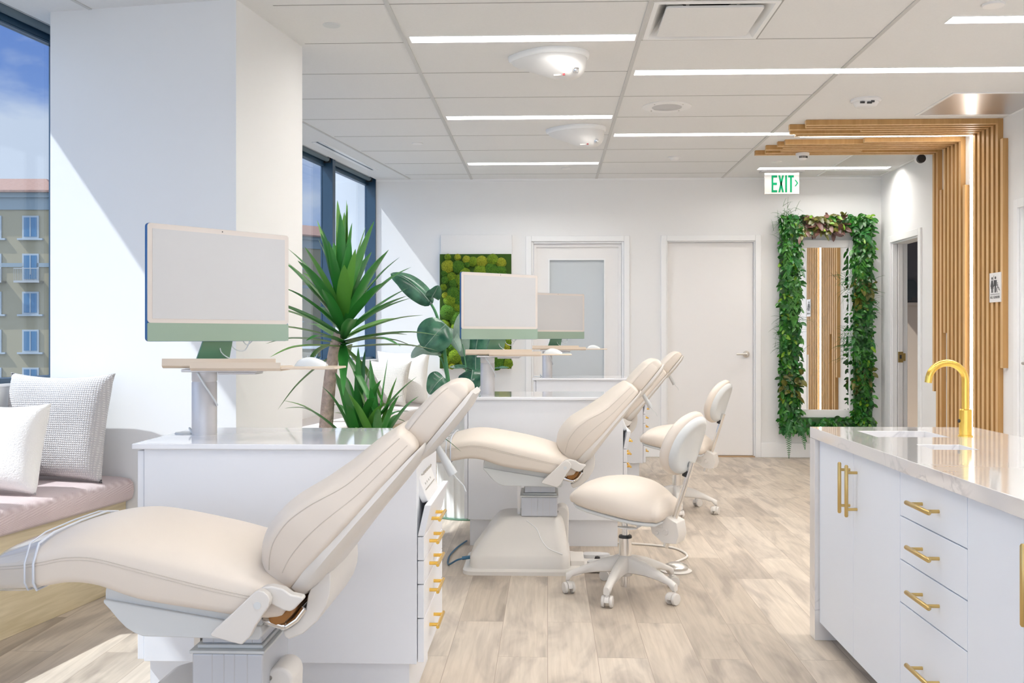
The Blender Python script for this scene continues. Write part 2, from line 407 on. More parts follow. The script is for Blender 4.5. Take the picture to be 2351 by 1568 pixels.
# room beyond the pocket door
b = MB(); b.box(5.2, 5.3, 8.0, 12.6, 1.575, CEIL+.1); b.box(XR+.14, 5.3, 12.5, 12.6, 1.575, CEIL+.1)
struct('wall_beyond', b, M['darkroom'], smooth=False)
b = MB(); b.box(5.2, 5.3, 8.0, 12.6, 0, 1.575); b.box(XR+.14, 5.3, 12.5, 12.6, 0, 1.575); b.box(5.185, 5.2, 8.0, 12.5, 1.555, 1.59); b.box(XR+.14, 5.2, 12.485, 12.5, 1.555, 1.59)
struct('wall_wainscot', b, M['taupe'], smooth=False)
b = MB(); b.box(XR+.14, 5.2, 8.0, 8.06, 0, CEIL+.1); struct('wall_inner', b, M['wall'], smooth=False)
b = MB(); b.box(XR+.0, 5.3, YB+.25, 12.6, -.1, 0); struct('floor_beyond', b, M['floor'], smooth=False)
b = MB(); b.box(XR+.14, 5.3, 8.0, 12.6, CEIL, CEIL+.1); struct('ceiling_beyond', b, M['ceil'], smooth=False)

# window wall
b = MB(); fbox(b, -.16, 0, SBEG, SEND, 0, .95); fbox(b, -.16, -.12, SBEG, SEND+.1, CEIL+.10, CEIL+.22)
struct('wall_left', b, M['wall'], smooth=False)
b = MB(); fbox(b, .128, 1.08, .006, .77, 0, CEIL); struct('wall_pillar', b, M['wall'], smooth=False)
b = MB(); fbox(b, .35, 1.092, -.004, .006, 0, .12); fbox(b, 1.08, 1.092, .006, .77, 0, .12); struct('baseboard_pillar', b, M['trim'], smooth=False)
mull = [-7.5, -5.9, -4.3, -2.7, -1.15, .325, 1.55, 2.78, 4.0, 5.145]
GN = -.095
for i in range(len(mull)-1):
    s0 = mull[i] + .066; s1 = mull[i+1]
    w = MB()
    fbox(w, -.11, (-.06 if i == 4 else 0), s1, min(s1+.066, SEND), .95, CEIL+.1)
    fbox(w, -.11, -.075, s0, s1, 2.655, CEIL+.1)
    fbox(w, -.11, -.02, s0, s1, .95, .975)
    if i == 0: fbox(w, -.11, 0, mull[0], s0, .95, CEIL+.1)
    wo = struct('window_%d' % (i+1), w, M['frame'])
    g = MB(); fbox(g, GN-.004, GN+.004, s0, s1, .975, 2.655)
    struct('pane', g, M['glass'], wo, smooth=False)
b = MB(); fbox(b, -.14, -.11, SBEG, SEND, CEIL+.1, CEIL+.4); fbox(b, -.45, -.14, SBEG, 2.2, 2.93, 3.05); struct('trim_shade_brow', b, M['frame'], smooth=False)  # head fascia, plus an unseen brow added to lower the sun on the pillar
b = MB(); fbox(b, -.06, .012, SBEG, 0.33, .94, .952); fbox(b, -.06, .012, .77, SEND, .94, .952); struct('trim_6', b, M['trim'])
# roller blinds in the pocket
def blind(s0, s1, label):
    c = Vector(fp(-.042, (s0+s1)/2, 2.715)); t = thing('roller_blind', label, 'blind', c, RZF, 'roller blinds above the windows')
    L = (s1-s0)/2
    m = MB(); m.tube([(0,-L+.03,0),(0,L-.03,0)], .027, 20); obj('fabric_roll', m, M['blind'], t)
    m = MB(); m.box(-.034,-.027,-L+.04,L-.04,-.055,.0); m.tube([(-.03,-L+.04,-.055),(-.03,L-.04,-.055)], .006, 8); obj('hem_bar', m, M['frame'], t)
    m = MB(); m.box(.030,.036,-L+.02,L-.1,.0,.045); obj('fascia', m, M['plastic2'], t)
    for sg in (-1,1):
        m = MB(); m.box(-.03,.03,sg*(L-.02)-.004,sg*(L-.02)+.004,-.035,.07); obj('bracket', m, M['black'], t)
blind(-1.08, .32, 'dark roller blind rolled up above the nearest window')
blind(2.85, 4.0, 'dark roller blind rolled up left of the far mullion')
blind(4.07, 5.10, 'dark roller blind rolled up above the window beside the back wall')

# doors
def casing(mb, x0, x1, zt, w=.055, y=YB-.018):
    mb.box(x0-w, x0, y, YB, 0, zt+w); mb.box(x1, x1+w, y, YB, 0, zt+w); mb.box(x0, x1, y, YB, zt, zt+w)
b = MB(); casing(b, D1[0], D1[1], DH); b.box(D1[0], D1[0]+.02, YB, YB+.1, 0, DH); b.box(D1[1]-.02, D1[1], YB, YB+.1, 0, DH); b.box(D1[0]+.02, D1[1]-.02, YB, YB+.1, DH-.02, DH)
d1 = struct('door_1', b, M['trim'], bevel=.004)
lx0, lx1, lz1 = .005, .565, 1.935
b = MB(); y0, y1 = YB+.045, YB+.085
b.box(D1[0]+.022, lx0, y0, y1, .01, DH-.022); b.box(lx1, D1[1]-.022, y0, y1, .01, DH-.022); b.box(lx0, lx1, y0, y1, lz1, DH-.022); b.box(lx0, lx1, y0, y1, .01, .25)
b.box(D1[0]+.022, D1[0]+.05, y0-.02, y0, .01, DH-.022); b.box(D1[1]-.05, D1[1]-.022, y0-.02, y0, .01, DH-.022); b.box(D1[0]+.05, D1[1]-.05, y0-.02, y0, DH-.05, DH-.022)
struct('door_leaf', b, M['door'], d1)
b = MB()
for q in ((lx0, lx0+.014, .25, lz1), (lx1-.014, lx1, .25, lz1)): b.box(q[0], q[1], y0-.008, y0, q[2], q[3])
b.box(lx0+.014, lx1-.014, y0-.008, y0, lz1-.014, lz1); struct('glazing_bead', b, M['trim'], d1)
b = MB(); b.box(lx0, lx1, y0+.015, y0+.025, .25, lz1); struct('frosted_pane', b, M['frost'], d1, smooth=False)
b = MB(); casing(b, D2[0], D2[1], DH); b.box(D2[0], D2[0]+.012, YB, YB+.1, 0, DH); b.box(D2[1]-.012, D2[1], YB, YB+.1, 0, DH); b.box(D2[0]+.012, D2[1]-.012, YB, YB+.1, DH-.012, DH)
d2 = struct('door_2', b, M['trim'], bevel=.004)
b = MB(); b.box(D2[0]+.015, D2[1]-.015, YB+.03, YB+.07, .016, DH-.015); struct('door_leaf', b, M['door'], d2)
b = MB(); b.lathe([(.0,0),(.033,0),(.033,.008),(.012,.014),(.012,.045),(.0,.045)], (1.93, YB+.03, 1.0), 24, 'y')
b.v = [(x, 2*(YB+.03)-y, z) for x, y, z in b.v]; b.f = [tuple(reversed(f)) for f in b.f]
b.tube([(1.93,YB-.012,1.0),(1.90,YB-.018,1.0),(1.83,YB-.018,1.0)], [.010,.010,.008], 12); struct('door_handle', b, M['steel'], d2)
b = MB(); b.box(D2[0], D2[1], YB-.0, YB+.10, 0, .012); b.box(D1[0], D1[1], YB, YB+.1, 0, .008); struct('trim_4', b, M['sill'], smooth=False)
# pocket door right wall
b = MB(); x = XR-.018
b.box(x, XR, RD[0]-.06, RD[0], 0, 2.11); b.box(x, XR, RD[1], RD[1]+.06, 0, 2.11); b.box(x, XR, RD[0], RD[1], 2.05, 2.11)
b.box(XR, XR+.14, RD[0], RD[0]+.015, 0, 2.05); b.box(XR, XR+.14, RD[0]+.015, RD[1]-.015, 2.035, 2.05)
b.box(XR, XR+.045, RD[1]-.015, RD[1], 0, 2.05); b.box(XR+.095, XR+.14, RD[1]-.015, RD[1], 0, 2.05)
d3 = struct('door_3', b, M['trim'], bevel=.003)
b = MB(); b.box(XR+.05, XR+.09, RD[1]-.03, RD[1]-.016, .01, 2.035); struct('door_leaf', b, M['door'], d3)
b = MB(); b.box(XR+.047, XR+.093, RD[1]-.034, RD[1]-.030, .93, 1.03); b.box(XR+.093, XR+.115, RD[1]-.034, RD[1]-.030, .945, 1.015); struct('latch_plate', b, M['gold'], d3)
b = MB(); b.box(XR+.06, XR+.078, RD[1]-.037, RD[1]-.034, .965, 1.0); struct('latch_hole', b, M['black'], d3)
# near right door
b = MB(); b.box(x, XR, RD4[1], RD4[1]+.06, 0, 2.11); b.box(x, XR, RD4[0]-.06, RD4[0], 0, 2.11); b.box(x, XR, RD4[0], RD4[1], 2.05, 2.11)
b.box(XR, XR+.14, RD4[1]-.012, RD4[1], 0, 2.05); b.box(XR, XR+.14, RD4[0], RD4[0]+.012, 0, 2.05); b.box(XR, XR+.14, RD4[0]+.012, RD4[1]-.012, 2.038, 2.05)
d4 = struct('door_4', b, M['trim'], bevel=.003)
b = MB(); b.box(XR+.04, XR+.08, RD4[0]+.015, RD4[1]-.015, .01, 2.035); struct('door_leaf', b, M['door'], d4)
b = MB(); b.tube([(XR+.04,RD4[1]-.07,.99),(XR-.015,RD4[1]-.07,.99),(XR-.018,RD4[1]-.10,.99),(XR-.018,RD4[1]-.17,.99)], .010, 12)
b.lathe([(0,0),(.03,0),(.03,.01),(0,.01)], (XR+.03, RD4[1]-.07, .99), 20, 'x'); struct('door_handle', b, M['steel'], d4)
# baseboards
b = MB(); h = .14; t_ = .014
b.box(D1[1]+.055, D2[0]-.055, YB-t_, YB, 0, h); b.box(D2[1]+.055, XR, YB-t_, YB, 0, h); b.box(-1.70, D1[0]-.055, YB-t_, YB, 0, h)
struct('baseboard_back', b, M['trim'], bevel=.003)
b = MB(); b.box(XR-t_, XR, RD[1]+.06, YB-t_, 0, h); b.box(XR-t_, XR, RD4[1]+.06, RD[0]-.06, 0, h); b.box(XR-t_, XR, YF, RD4[0]-.06, 0, h)
struct('baseboard_right', b, M['trim'], bevel=.003)

# ================================================================== CEILING FITTINGS
def clight(x0, x1, y0, y1, label, mt=M['led']):
    cx, cy = (x0+x1)/2, (y0+y1)/2; t = thing('ceiling_light', label, 'ceiling light', (cx, cy, CEIL), 0)
    a, c = (x1-x0)/2, (y1-y0)/2
    m = MB(); w = .004; H = .05
    m.box(-a, -a+w, -c, c, -.003, H); m.box(a-w, a, -c, c, -.003, H); m.box(-a+w, a-w, -c, -c+w, -.003, H); m.box(-a+w, a-w, c-w, c, -.003, H)
    obj('housing', m, M['trim'], t, smooth=False)
    m = MB(); m.box(-a+w, a-w, -c+w, c-w, .035, .045); obj('diffuser', m, mt, t, smooth=False)
    return t
labs = ['recessed linear ceiling light nearest the camera, in the middle tile bay', 'recessed linear ceiling light between the two white ceiling domes', 'farthest short linear light, closest to the back wall in the middle bay',
        'linear ceiling light over the nearest workstation, out of the frame', 'linear ceiling light behind the camera in the middle bay', 'rearmost linear ceiling light behind the camera']
for q, l in zip(rowsA, labs): clight(*q, l)
labs = ['long linear ceiling light running right across the tile edge to the frame side', 'linear light in the plain ceiling above the exit sign', 'short linear light at top right beside the round ceiling cover',
        'long linear light over the stone island, out of the frame', 'long linear light over the island front, out of the frame', 'long linear light behind the camera on the right']
for q, l in zip(rowsB, labs): clight(*q, l)
clight(*rowC, 'linear ceiling light that runs into the wooden slats')

# square air diffuser
dx0, dx1, dy0, dy1 = DIF; cx, cy = (dx0+dx1)/2, (dy0+dy1)/2
t = thing('air_diffuser', 'square ceiling air diffuser with floating centre plate at the top edge', 'air diffuser', (cx, cy, CEIL))
m = MB()
def sq(h, z): return [(-h,-h,z),(h,-h,z),(h,h,z),(-h,h,z)]
m.rings([sq(.292,.02), sq(.292,-.003), sq(.27,-.004), sq(.245,.03), sq(.20,.09), sq(.20,.13), sq(.205,.13), sq(.29,.01)], cap=False)
obj('surround', m, M['trim'], t)
m = MB(); m.rings([[(x,y,.128) for x,y in rrect(-.2,.2,-.2,.2,.01)], [(x,y,.133) for x,y in rrect(-.2,.2,-.2,.2,.01)]]); obj('plenum', m, M['plastic2'], t)
m = MB(); m.lathe([(0,.10),(.13,.10),(.13,.127),(0,.127)], (0,0,0), 32); obj('duct_opening', m, M['dark'], t)
m = MB(); m.rings([[(x,y,-.006) for x,y in rrect(-.228,.228,-.225,.225,.02)], [(x,y,.004) for x,y in rrect(-.228,.228,-.225,.225,.02)]])
for a in (-.12,.12):
    for c in (-.15,.15): m.box(a-.008,a+.008,c-.002,c+.002,.004,.127)
obj('face_plate', m, M['ceil'], t)

# dome shaped ceiling units
def dome(loc, label):
    t = thing('ceiling_dome', label, 'ceiling unit', loc, math.radians(-14))
    def R(a):   # plan outline: broad right, tapering left
        x = math.cos(a); y = math.sin(a)
        rx = .21 if x > 0 else .245
        ry = .165*(1 - .42*max(0,-x)**1.3)
        return rx*x, ry*y
    n = 48
    def ring(sc, z, ox=0, oy=0): return [(R(2*PI*j/n)[0]*sc + ox, R(2*PI*j/n)[1]*sc + oy, z) for j in range(n)]
    m = MB(); m.rings([ring(1,-.0005), ring(1.0,-.012), ring(.985,-.026), ring(.95,-.032), ring(.93,-.030)], cap=True); obj('base_rim', m, M['trim'], t, ang=60)
    prof = [(.93,-.030,0,0),(.90,-.048,.006,0),(.83,-.066,.020,-.004),(.72,-.085,.042,-.010),(.60,-.104,.062,-.018),(.48,-.122,.078,-.026),(.36,-.138,.088,-.032),(.25,-.149,.092,-.036),(.14,-.155,.094,-.038),(.03,-.157,.094,-.039)]
    m = MB(); m.rings([ring(s, z, ox, oy) for s, z, ox, oy in prof]); obj('dome_shell', m, M['domewhite'], t, ang=80)
    m = MB(); m.lathe([(0,-.004),(.014,-.004),(.018,.004),(.018,.02),(0,.02)], (.155,-.085,-.128), 20); obj('lens', m, M['chrome'], t)
    m = MB(); m.box(.085,.098,-.095,-.085,-.143,-.131); obj('red_indicator', m, mat('red_spot',(.25,.02,.03),.4), t)
    m = MB(); m.box(.035,.075,-.090,-.080,-.142,-.133); obj('sensor_window', m, M['steel'], t)
    return t
dome((.02,5.49,CEIL), 'white dome-shaped ceiling unit nearer the camera, by the diffuser')
t2 = dome((.225,7.44,CEIL), 'white dome-shaped ceiling unit farther back, smaller in view')

def disc(name, loc, r, h, label, cat, mt='signwhite', prof=None):
    m = MB(); m.lathe(prof or [(0,-h),(r*.93,-h),(r,-h*.5),(r,.006),(0,.006)], (0,0,0), 32)
    o = obj(name, m, M[mt], None); o.location = loc; return tag(o, label, cat)
disc('sprinkler_cover', (-1.07,4.93,CEIL), .044, .005, 'flat round sprinkler cover in the ceiling right of the pillar top', 'sprinkler cover', 'plastic2')
disc('sprinkler_cover', (-1.04,7.97,CEIL), .044, .006, 'flat round sprinkler cover in the tiles near the far windows', 'sprinkler cover')
disc('sprinkler_cover', (.17,9.2,CEIL), .044, .006, 'flat round sprinkler cover beside the farthest short ceiling light', 'sprinkler cover')
disc('sprinkler_cover', (2.02,8.92,CEIL), .044, .006, 'flat round sprinkler cover above the exit sign', 'sprinkler cover')
disc('sprinkler_cover', (2.07,4.73,CEIL), .050, .010, 'flat round cover beside the short light at top right', 'sprinkler cover')
disc('motion_sensor', (1.09,8.66,CEIL), .055, .03, 'small white round sensor on the tiles right of the far dome', 'sensor', prof=[(0,-.03),(.028,-.03),(.036,-.02),(.04,-.008),(.058,-.006),(.06,.006),(0,.006)])
t = thing('ceiling_speaker', 'round ceiling speaker with grey mesh centre in the tiles', 'speaker', (.80,6.76,CEIL))
m = MB(); m.lathe([(.10,-.006),(.15,-.008),(.164,-.004),(.164,0),(.10,0)], n=48); m.f = m.f[:-2]; obj('rim', m, M['signwhite'], t)
m = MB(); m.lathe([(0,-.009),(.085,-.009),(.102,-.004),(.102,0),(0,0)], n=40); obj('grille', m, M['speaker'], t)
for a in range(4):
    m = MB(); m.lathe([(0,-.0095),(.004,-.0095),(.004,-.006),(0,-.006)], (.132*math.cos(a*PI/2+.8), .132*math.sin(a*PI/2+.8), 0), 8); obj('screw', m, M['screw'], t)
t = thing('smoke_detector', 'white round smoke detector with dark label marks on the plain ceiling', 'smoke detector', (2.07,6.6,CEIL))
m = MB(); m.lathe([(0,0),(.094,0),(.096,-.012),(.088,-.022),(0,-.022)][::-1], n=40); obj('base', m, M['signwhite'], t)
m = MB(); m.lathe([(0,-.055),(.05,-.054),(.068,-.045),(.080,-.022),(0,-.022)], n=40); obj('sensor_head', m, M['signwhite'], t)
m = MB()
for (x_, z_, w_) in ((-.045,-.036,.028),(.0,-.038,.03),(.02,-.030,.022)): m.box(x_-w_/2, x_+w_/2, -.080, -.070, z_-.006, z_+.006)
obj('label', m, M['ink'], t)
t = thing('smoke_detector', 'white slotted smoke detector fixed below the ceiling slats', 'smoke detector', (2.09,8.30,CEIL-.04))
m = MB(); m.lathe([(0,-.02),(.052,-.02),(.055,-.008),(.055,0),(0,0)], n=32); obj('base', m, M['signwhite'], t)
m = MB(); m.lathe([(0,-.058),(.022,-.056),(.036,-.042),(.044,-.02),(0,-.02)], n=32); obj('sensor_head', m, M['signwhite'], t)
m = MB()
for i in range(-4,5):
    a = i*.22; m.box(.041*math.sin(a)-.002, .041*math.sin(a)+.002, -.043*math.cos(a)-.002, -.043*math.cos(a)+.004, -.044, -.026)
obj('slots', m, M['ink'], t)
# vents / access panels
def perf_mat():
    m, nt, b_, tc = node_mat('perforated_sheet')
    v = nt.nodes.new('ShaderNodeTexVoronoi'); v.inputs['Scale'].default_value = 75; v.inputs['Randomness'].default_value = 0
    nt.links.new(mapping(nt, tc.outputs['Object'], rot=(0,0,PI/4)), v.inputs['Vector'])
    nt.links.new(ramp(nt, v.outputs['Distance'], [(.25,(.22,.20,.20)),(.36,(.66,.63,.62))]).outputs[0], b_.inputs['Base Color'])
    b_.inputs['Metallic'].default_value = .75; b_.inputs['Roughness'].default_value = .3; return m
M['perf'] = perf_mat()
t = thing('ceiling_vent', 'perforated metal return grille in the ceiling at the right edge', 'vent', (2.89,6.76,CEIL))
m = MB(); m.box(-.31,.31,-.305,.305,-.004,0); obj('perforated_sheet', m, M['perf'], t, smooth=False)
m = MB(); m.box(-.33,-.31,-.325,.325,-.006,0); m.box(.31,.33,-.325,.325,-.006,0); m.box(-.31,.31,-.325,-.305,-.006,0); m.box(-.31,.31,.305,.325,-.006,0); obj('frame', m, M['trim'], t, smooth=False)
for (cy, hy, l) in ((8.87,.29,'flat grey ceiling panel in front of the far light, left of the camera'), (9.55,.14,'flat grey ceiling panel closest to the back wall')):
    t = thing('ceiling_panel', l, 'ceiling panel', (2.88,cy,CEIL))
    m = MB(); m.box(-.29,.29,-hy,hy,-.004,0); obj('panel', m, mat('panel_grey',(.62,.61,.60),.5), t, smooth=False)
    m = MB(); m.box(-.305,-.29,-hy-.015,hy+.015,-.006,0); m.box(.29,.305,-hy-.015,hy+.015,-.006,0); m.box(-.29,.29,-hy-.015,-hy,-.006,0); m.box(-.29,.29,hy,hy+.015,-.006,0); obj('frame', m, M['trim'], t, smooth=False)
# slot vent
c = Vector(fp(.16,3.93,CEIL)); t = thing('slot_vent', 'long white slot vent with dark slit beside the far windows', 'vent', c, RZF)
m = MB(); m.box(-.045,-.010,-.68,.68,-.004,0); m.box(.010,.045,-.68,.68,-.004,0); obj('flange', m, M['trim'], t, smooth=False)
m = MB(); m.box(-.010,.010,-.68,.68,-.002,0); obj('slit', m, M['frame'], t, smooth=False)

# security camera
t = thing('security_camera', 'white ball security camera with black lens at the ceiling corner', 'security camera', (3.11,8.50,CEIL))
m = MB(); m.lathe([(0,-.03),(.052,-.03),(.058,-.01),(.058,0),(0,0)], n=32); obj('mount', m, M['signwhite'], t)
m = MB(); m.lathe([(.045*math.cos(a), .045*math.sin(a)) for a in [-PI/2+PI*i/16 for i in range(17)]], (0,0,-.052), 32); obj('ball', m, M['signwhite'], t)
m = MB(); m.lathe([(0,0),(.034,0),(.036,.01),(.036,.03),(0,.03)], (0,-.052,-.062), 28, 'y'); obj('lens_face', m, M['black'], t)

# exit sign
t = thing('exit_sign', 'green lettered exit sign hanging from the ceiling over the leafy mirror', 'exit sign', (2.18,9.42,CEIL))
m = MB(); m.box(-.20,.20,-.05,.05,-.012,0); obj('canopy', m, M['silver'], t, bevel=.002)
m = MB(); m.box(-.16,.16,-.004,.004,-.205,-.012); obj('clear_panel', m, mat('acrylic_mirror',(.55,.54,.53),.12,metal=.5), t)
m = MB(); m.box(-.16,.16,-.006,.006,-.215,-.203); obj('bottom_edge', m, mat('edge_tan',(.42,.36,.31),.3), t)
def Lt(polys, x, s, z, mt, par, name, y=-.0062, d=.002):
    m = MB()
    for p in polys: m.prism([(x+a*s[0], z+c*s[1]) for a, c in p], y, y+d, lambda a, c, q: (a, q, c))
    return obj(name, m, M[mt], par, smooth=False)
bx_ = lambda a, c, e, f: [(a,e),(c,e),(c,f),(a,f)]
Lh = .158; z0 = -.20
Lt([bx_(0,.3,0,1), bx_(.3,1,0,.13), bx_(.3,.95,.43,.57), bx_(.3,1,.87,1)], -.095, (.052,Lh), z0, 'exitgreen', t, 'letter_e')
Lt([[(0,0),(.33,0),(1,1),(.67,1)], [(.67,0),(1,0),(.33,1),(0,1)]], -.033, (.052,Lh), z0, 'exitgreen', t, 'letter_x')
Lt([bx_(0,1,0,1)], .030, (.018,Lh), z0, 'exitgreen', t, 'letter_i')
Lt([bx_(.33,.67,0,.87), bx_(0,1,.87,1)], .058, (.052,Lh), z0, 'exitgreen', t, 'letter_t')
Lt([[(0,0),(.35,0),(1,.5),(.62,.5)], [(0,1),(.62,.5),(1,.5),(.35,1)]], .117, (.034,.06), z0+.055, 'exitgreen', t, 'arrow')

# ================================================================== SLATS
t = thing('slat_feature', 'oak slats running down the right wall and out across the ceiling', 'wood slats', (0,0,0))
pitch = .0755; SW = .040; SD = .038
def slatL(y, zb, zt, cx0, wood=True):
    """vertical from zb to zt on wall, ceiling from cx0 to wall (None = no ceiling part)"""
    m = MB()
    if cx0 is not None:
        m.box(XR-SD, XR, y-SW/2, y+SW/2, zb, CEIL); m.box(cx0, XR-SD, y-SW/2, y+SW/2, CEIL-SD, CEIL)
    else:
        m.box(XR-SD, XR, y-SW/2, y+SW/2, zb, zt)
    o = obj('slat', m, M['slat'], t, bevel=.0015, seg=1); o.data.materials.append(M['slatshade'])
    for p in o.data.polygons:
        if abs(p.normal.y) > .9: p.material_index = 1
ya = 8.39
spec = [ (0,.72,None,1.72), (1,.14,None,1.79), (2,.14,2.36,None), (3,1.20,None,1.76), (4,.14,None,1.88), (5,.14,None,1.82), (6,.14,None,1.86), (7,.14,None,2.45), (8,.14,2.33,None)]
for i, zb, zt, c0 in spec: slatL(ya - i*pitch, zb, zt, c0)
m = MB(); m.box(1.90, 2.55, ya-2*pitch-SW/2, ya-2*pitch+SW/2, CEIL-SD, CEIL); obj('slat', m, M['slatc'], t)
m = MB(); m.box(1.90, XR-.2, ya-8*pitch-SW/2, ya-8*pitch+SW/2, CEIL-.012, CEIL-.0005); obj('white_slat', m, M['trim'], t)
yb = 7.60
spec = [(0,.14,None,1.86),(1,.14,None,1.80),(2,.14,None,2.30),(3,.14,None,1.76),(4,.14,None,1.86),(5,.14,None,1.84),(6,.95,2.56,None)]
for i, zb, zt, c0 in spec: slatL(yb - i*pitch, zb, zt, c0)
t = thing('light_strip', 'glowing light strip down the slatted wall and along the ceiling', 'light strip', (0,0,0))
YL = 7.685
m = MB(); m.box(XR-.020, XR, YL-.035, YL+.035, .14, CEIL); m.box(1.91, XR-.020, YL-.035, YL+.035, CEIL-.020, CEIL-.0005); obj('channel', m, M['trim'], t)
m = MB(); m.box(XR-.026, XR-.020, YL-.018, YL+.018, .15, CEIL-.03); m.box(1.92, XR-.03, YL-.018, YL+.018, CEIL-.026, CEIL-.020); obj('glowing_tube', m, M['led2'], t, smooth=False)

# restroom sign (faces -X)
def text_mesh(s, size, name, mt, par, loc, rot):
    cu = bpy.data.curves.new(name, 'FONT'); cu.body = s; cu.size = size; cu.align_x = 'CENTER'; cu.extrude = .0006
    to = bpy.data.objects.new('tmp', cu); COL.objects.link(to)
    dg = bpy.context.evaluated_depsgraph_get(); dg.update()
    me = bpy.data.meshes.new_from_object(to.evaluated_get(dg)); bpy.data.objects.remove(to); bpy.data.curves.remove(cu)
    me.materials.clear(); me.materials.append(M[mt]); me.name = name
    o = bpy.data.objects.new(name, me); COL.objects.link(o); o.parent = par; o.location = loc; o.rotation_euler = rot; return o
SY = 7.235; t = thing('restroom_sign', 'white restroom sign with dark figures fixed on the slats', 'sign', (XR-SD, SY, 1.52))
m = MB(); m.box(-.006, 0, -.09, .09, -.105, .105); obj('plate', m, M['signwhite'], t, bevel=.001)
def sgn(polys, name='pictogram'):
    m = MB()
    for p in polys: m.prism(p, -.0075, -.006, lambda a, c, q: (q, -a, c))
    obj(name, m, M['ink'], t, smooth=False)
circ = lambda x, z, r, n=14: [(x+r*math.cos(2*PI*i/n), z+r*math.sin(2*PI*i/n)) for i in range(n)]
sgn([circ(-.045,.066,.010), [(-.055,.052),(-.035,.052),(-.020,.008),(-.028,.006),(-.028,-.008),(-.062,-.008),(-.062,.006),(-.070,.008)], bx_(-.055,-.035,-.036,-.008)], 'woman_figure')
sgn([circ(.008,.068,.010), bx_(-.012,.028,.010,.052), bx_(-.003,.019,-.036,.010)], 'man_figure')
ringp = [[(.048+a*math.cos(2*PI*i/16), -.016+a*math.sin(2*PI*i/16)) for a in (0,)] for i in range(1)]
m = MB()
P_ = [(-.007, -(.048+.018*math.cos(2*PI*i/20)), -.018+.018*math.sin(2*PI*i/20)) for i in range(15)]
m.tube(P_, .0022, 6); m.tube([(-.007,-.044,.022),(-.007,-.046,.0),(-.007,-.062,-.004),(-.007,-.070,-.022),(-.007,-.076,-.022)], .0024, 6)
m.tube([(-.007,-.044,.028),(-.007,-.044,.032)], .004, 8); obj('wheelchair_symbol', m, M['ink'], t)
sgn([bx_(-.070,.072,-.050,-.047)], 'line'); sgn([bx_(-.0175,-.0155,-.036,.085)], 'divider')
text_mesh('ALL GENDER', .026, 'lettering', 'ink', t, (-.0068, 0, -.078), (PI/2, 0, -PI/2))

# ================================================================== ISLAND
t = thing('island_cabinet', 'white island cabinet with brushed gold pulls', 'cabinet', (1.045, 0, 0))
XI0, XI1, YI0, YI1, ZI = 1.028, 1.665, -.6, 3.97, .817
m = MB(); m.box(.021,.60,-.55,3.895,.09,.770); obj('carcass', m, M['lamdoor'], t, smooth=False)
m = MB(); m.box(.10,.55,-.55,3.895,0,.09); obj('toe_kick', m, M['lamdoor'], t, smooth=False)
G = .0015
def door_front(y0, y1, z0, z1, kind, py=None, pz=None):
    m = MB(); m.box(0,.02,y0+G,y1-G,z0+G,z1-G); d = obj('drawer' if kind == 'drawer' else 'door', m, M['lamdoor'], t, bevel=.0012, seg=1)
    m = MB(); r = .0065
    if kind == 'drawer':
        ym = py; m.tube([(-.036,ym-.088,pz),(-.036,ym-.084,pz),(-.036,ym+.084,pz),(-.036,ym+.088,pz)], [.004,r,r,.004], 12)
        for q in (-.06,.06): m.tube([(-.036,ym+q,pz),(0.0005,ym+q,pz)], .005, 10)
    else:
        m.tube([(-.036,py,pz-.088),(-.036,py,pz-.084),(-.036,py,pz+.084),(-.036,py,pz+.088)], [.004,r,r,.004], 12)
        for q in (-.062,.062): m.tube([(-.036,py,pz+q),(0.0005,py,pz+q)], .005, 10)
    obj('handle', m, M['gold'], d)
zt_, zb_ = .772, .07
door_front(3.468, 3.893, zb_, zt_, 'door', 3.505, .648); door_front(3.012, 3.468, zb_, zt_, 'door', 3.425, .648)
for z0, z1, pz in ((.64,zt_,.703),(.511,.64,.577),(.384,.511,.450),(zb_,.384,.245)): door_front(2.535, 3.012, z0, z1, 'drawer', 2.775, pz)
door_front(2.085, 2.535, zb_, zt_, 'door', 2.165, .642); door_front(1.635, 2.085, zb_, zt_, 'door', 2.0, .642)
for z0, z1, pz in ((.64,zt_,.703),(.511,.64,.577),(.384,.511,.450),(zb_,.384,.245)): door_front(1.16, 1.635, z0, z1, 'drawer', 1.40, pz)
door_front(.3, 1.16, zb_, zt_, 'door', 1.0, .642)
t = thing('island_worktop', 'veined stone island worktop with waterfall end and two cut-outs', 'worktop', (0,0,0))
m = MB(); slab(m, XI0, XI1, YI0, YI1, ZI-.042, ZI, [(1.16,1.41,3.57,3.80), (1.208,1.345,3.175,3.327)])
m.box(XI0, XI1, YI1-.042-.03, YI1-.0, 0, ZI-.0421); obj('stone_slab', m, M['quartz'], t, bevel=.0015, seg=1)
m = MB()
def basin(mb, x0, x1, y0, y1, d, w=.004):
    z1 = ZI-.0421; mb.box(x0-w, x0, y0-w, y1+w, z1-d, z1); mb.box(x1, x1+w, y0-w, y1+w, z1-d, z1); mb.box(x0, x1, y0-w, y0, z1-d, z1); mb.box(x0, x1, y1, y1+w, z1-d, z1); mb.box(x0, x1, y0, y1, z1-d, z1-d+w)
basin(m, 1.16,1.41,3.57,3.80,.16); obj('sink_basin', m, M['trim'], t)
m = MB(); basin(m, 1.208,1.345,3.175,3.327,.18); obj('waste_chute', m, M['plastic2'], t)
t = thing('faucet', 'polished gold gooseneck faucet on the stone island', 'faucet', (1.477,3.60,ZI))
m = MB(); m.lathe([(0,0),(.025,0),(.025,.005),(.0215,.006),(.0215,.094),(.019,.097),(0,.097)], n=32); obj('body', m, M['brass'], t)
r = .064; path = [(0,0,.09),(0,0,.16)] + [(-r+r*math.cos(a), 0, .196+r*math.sin(a)) for a in [i*PI*.93/20 for i in range(21)]]
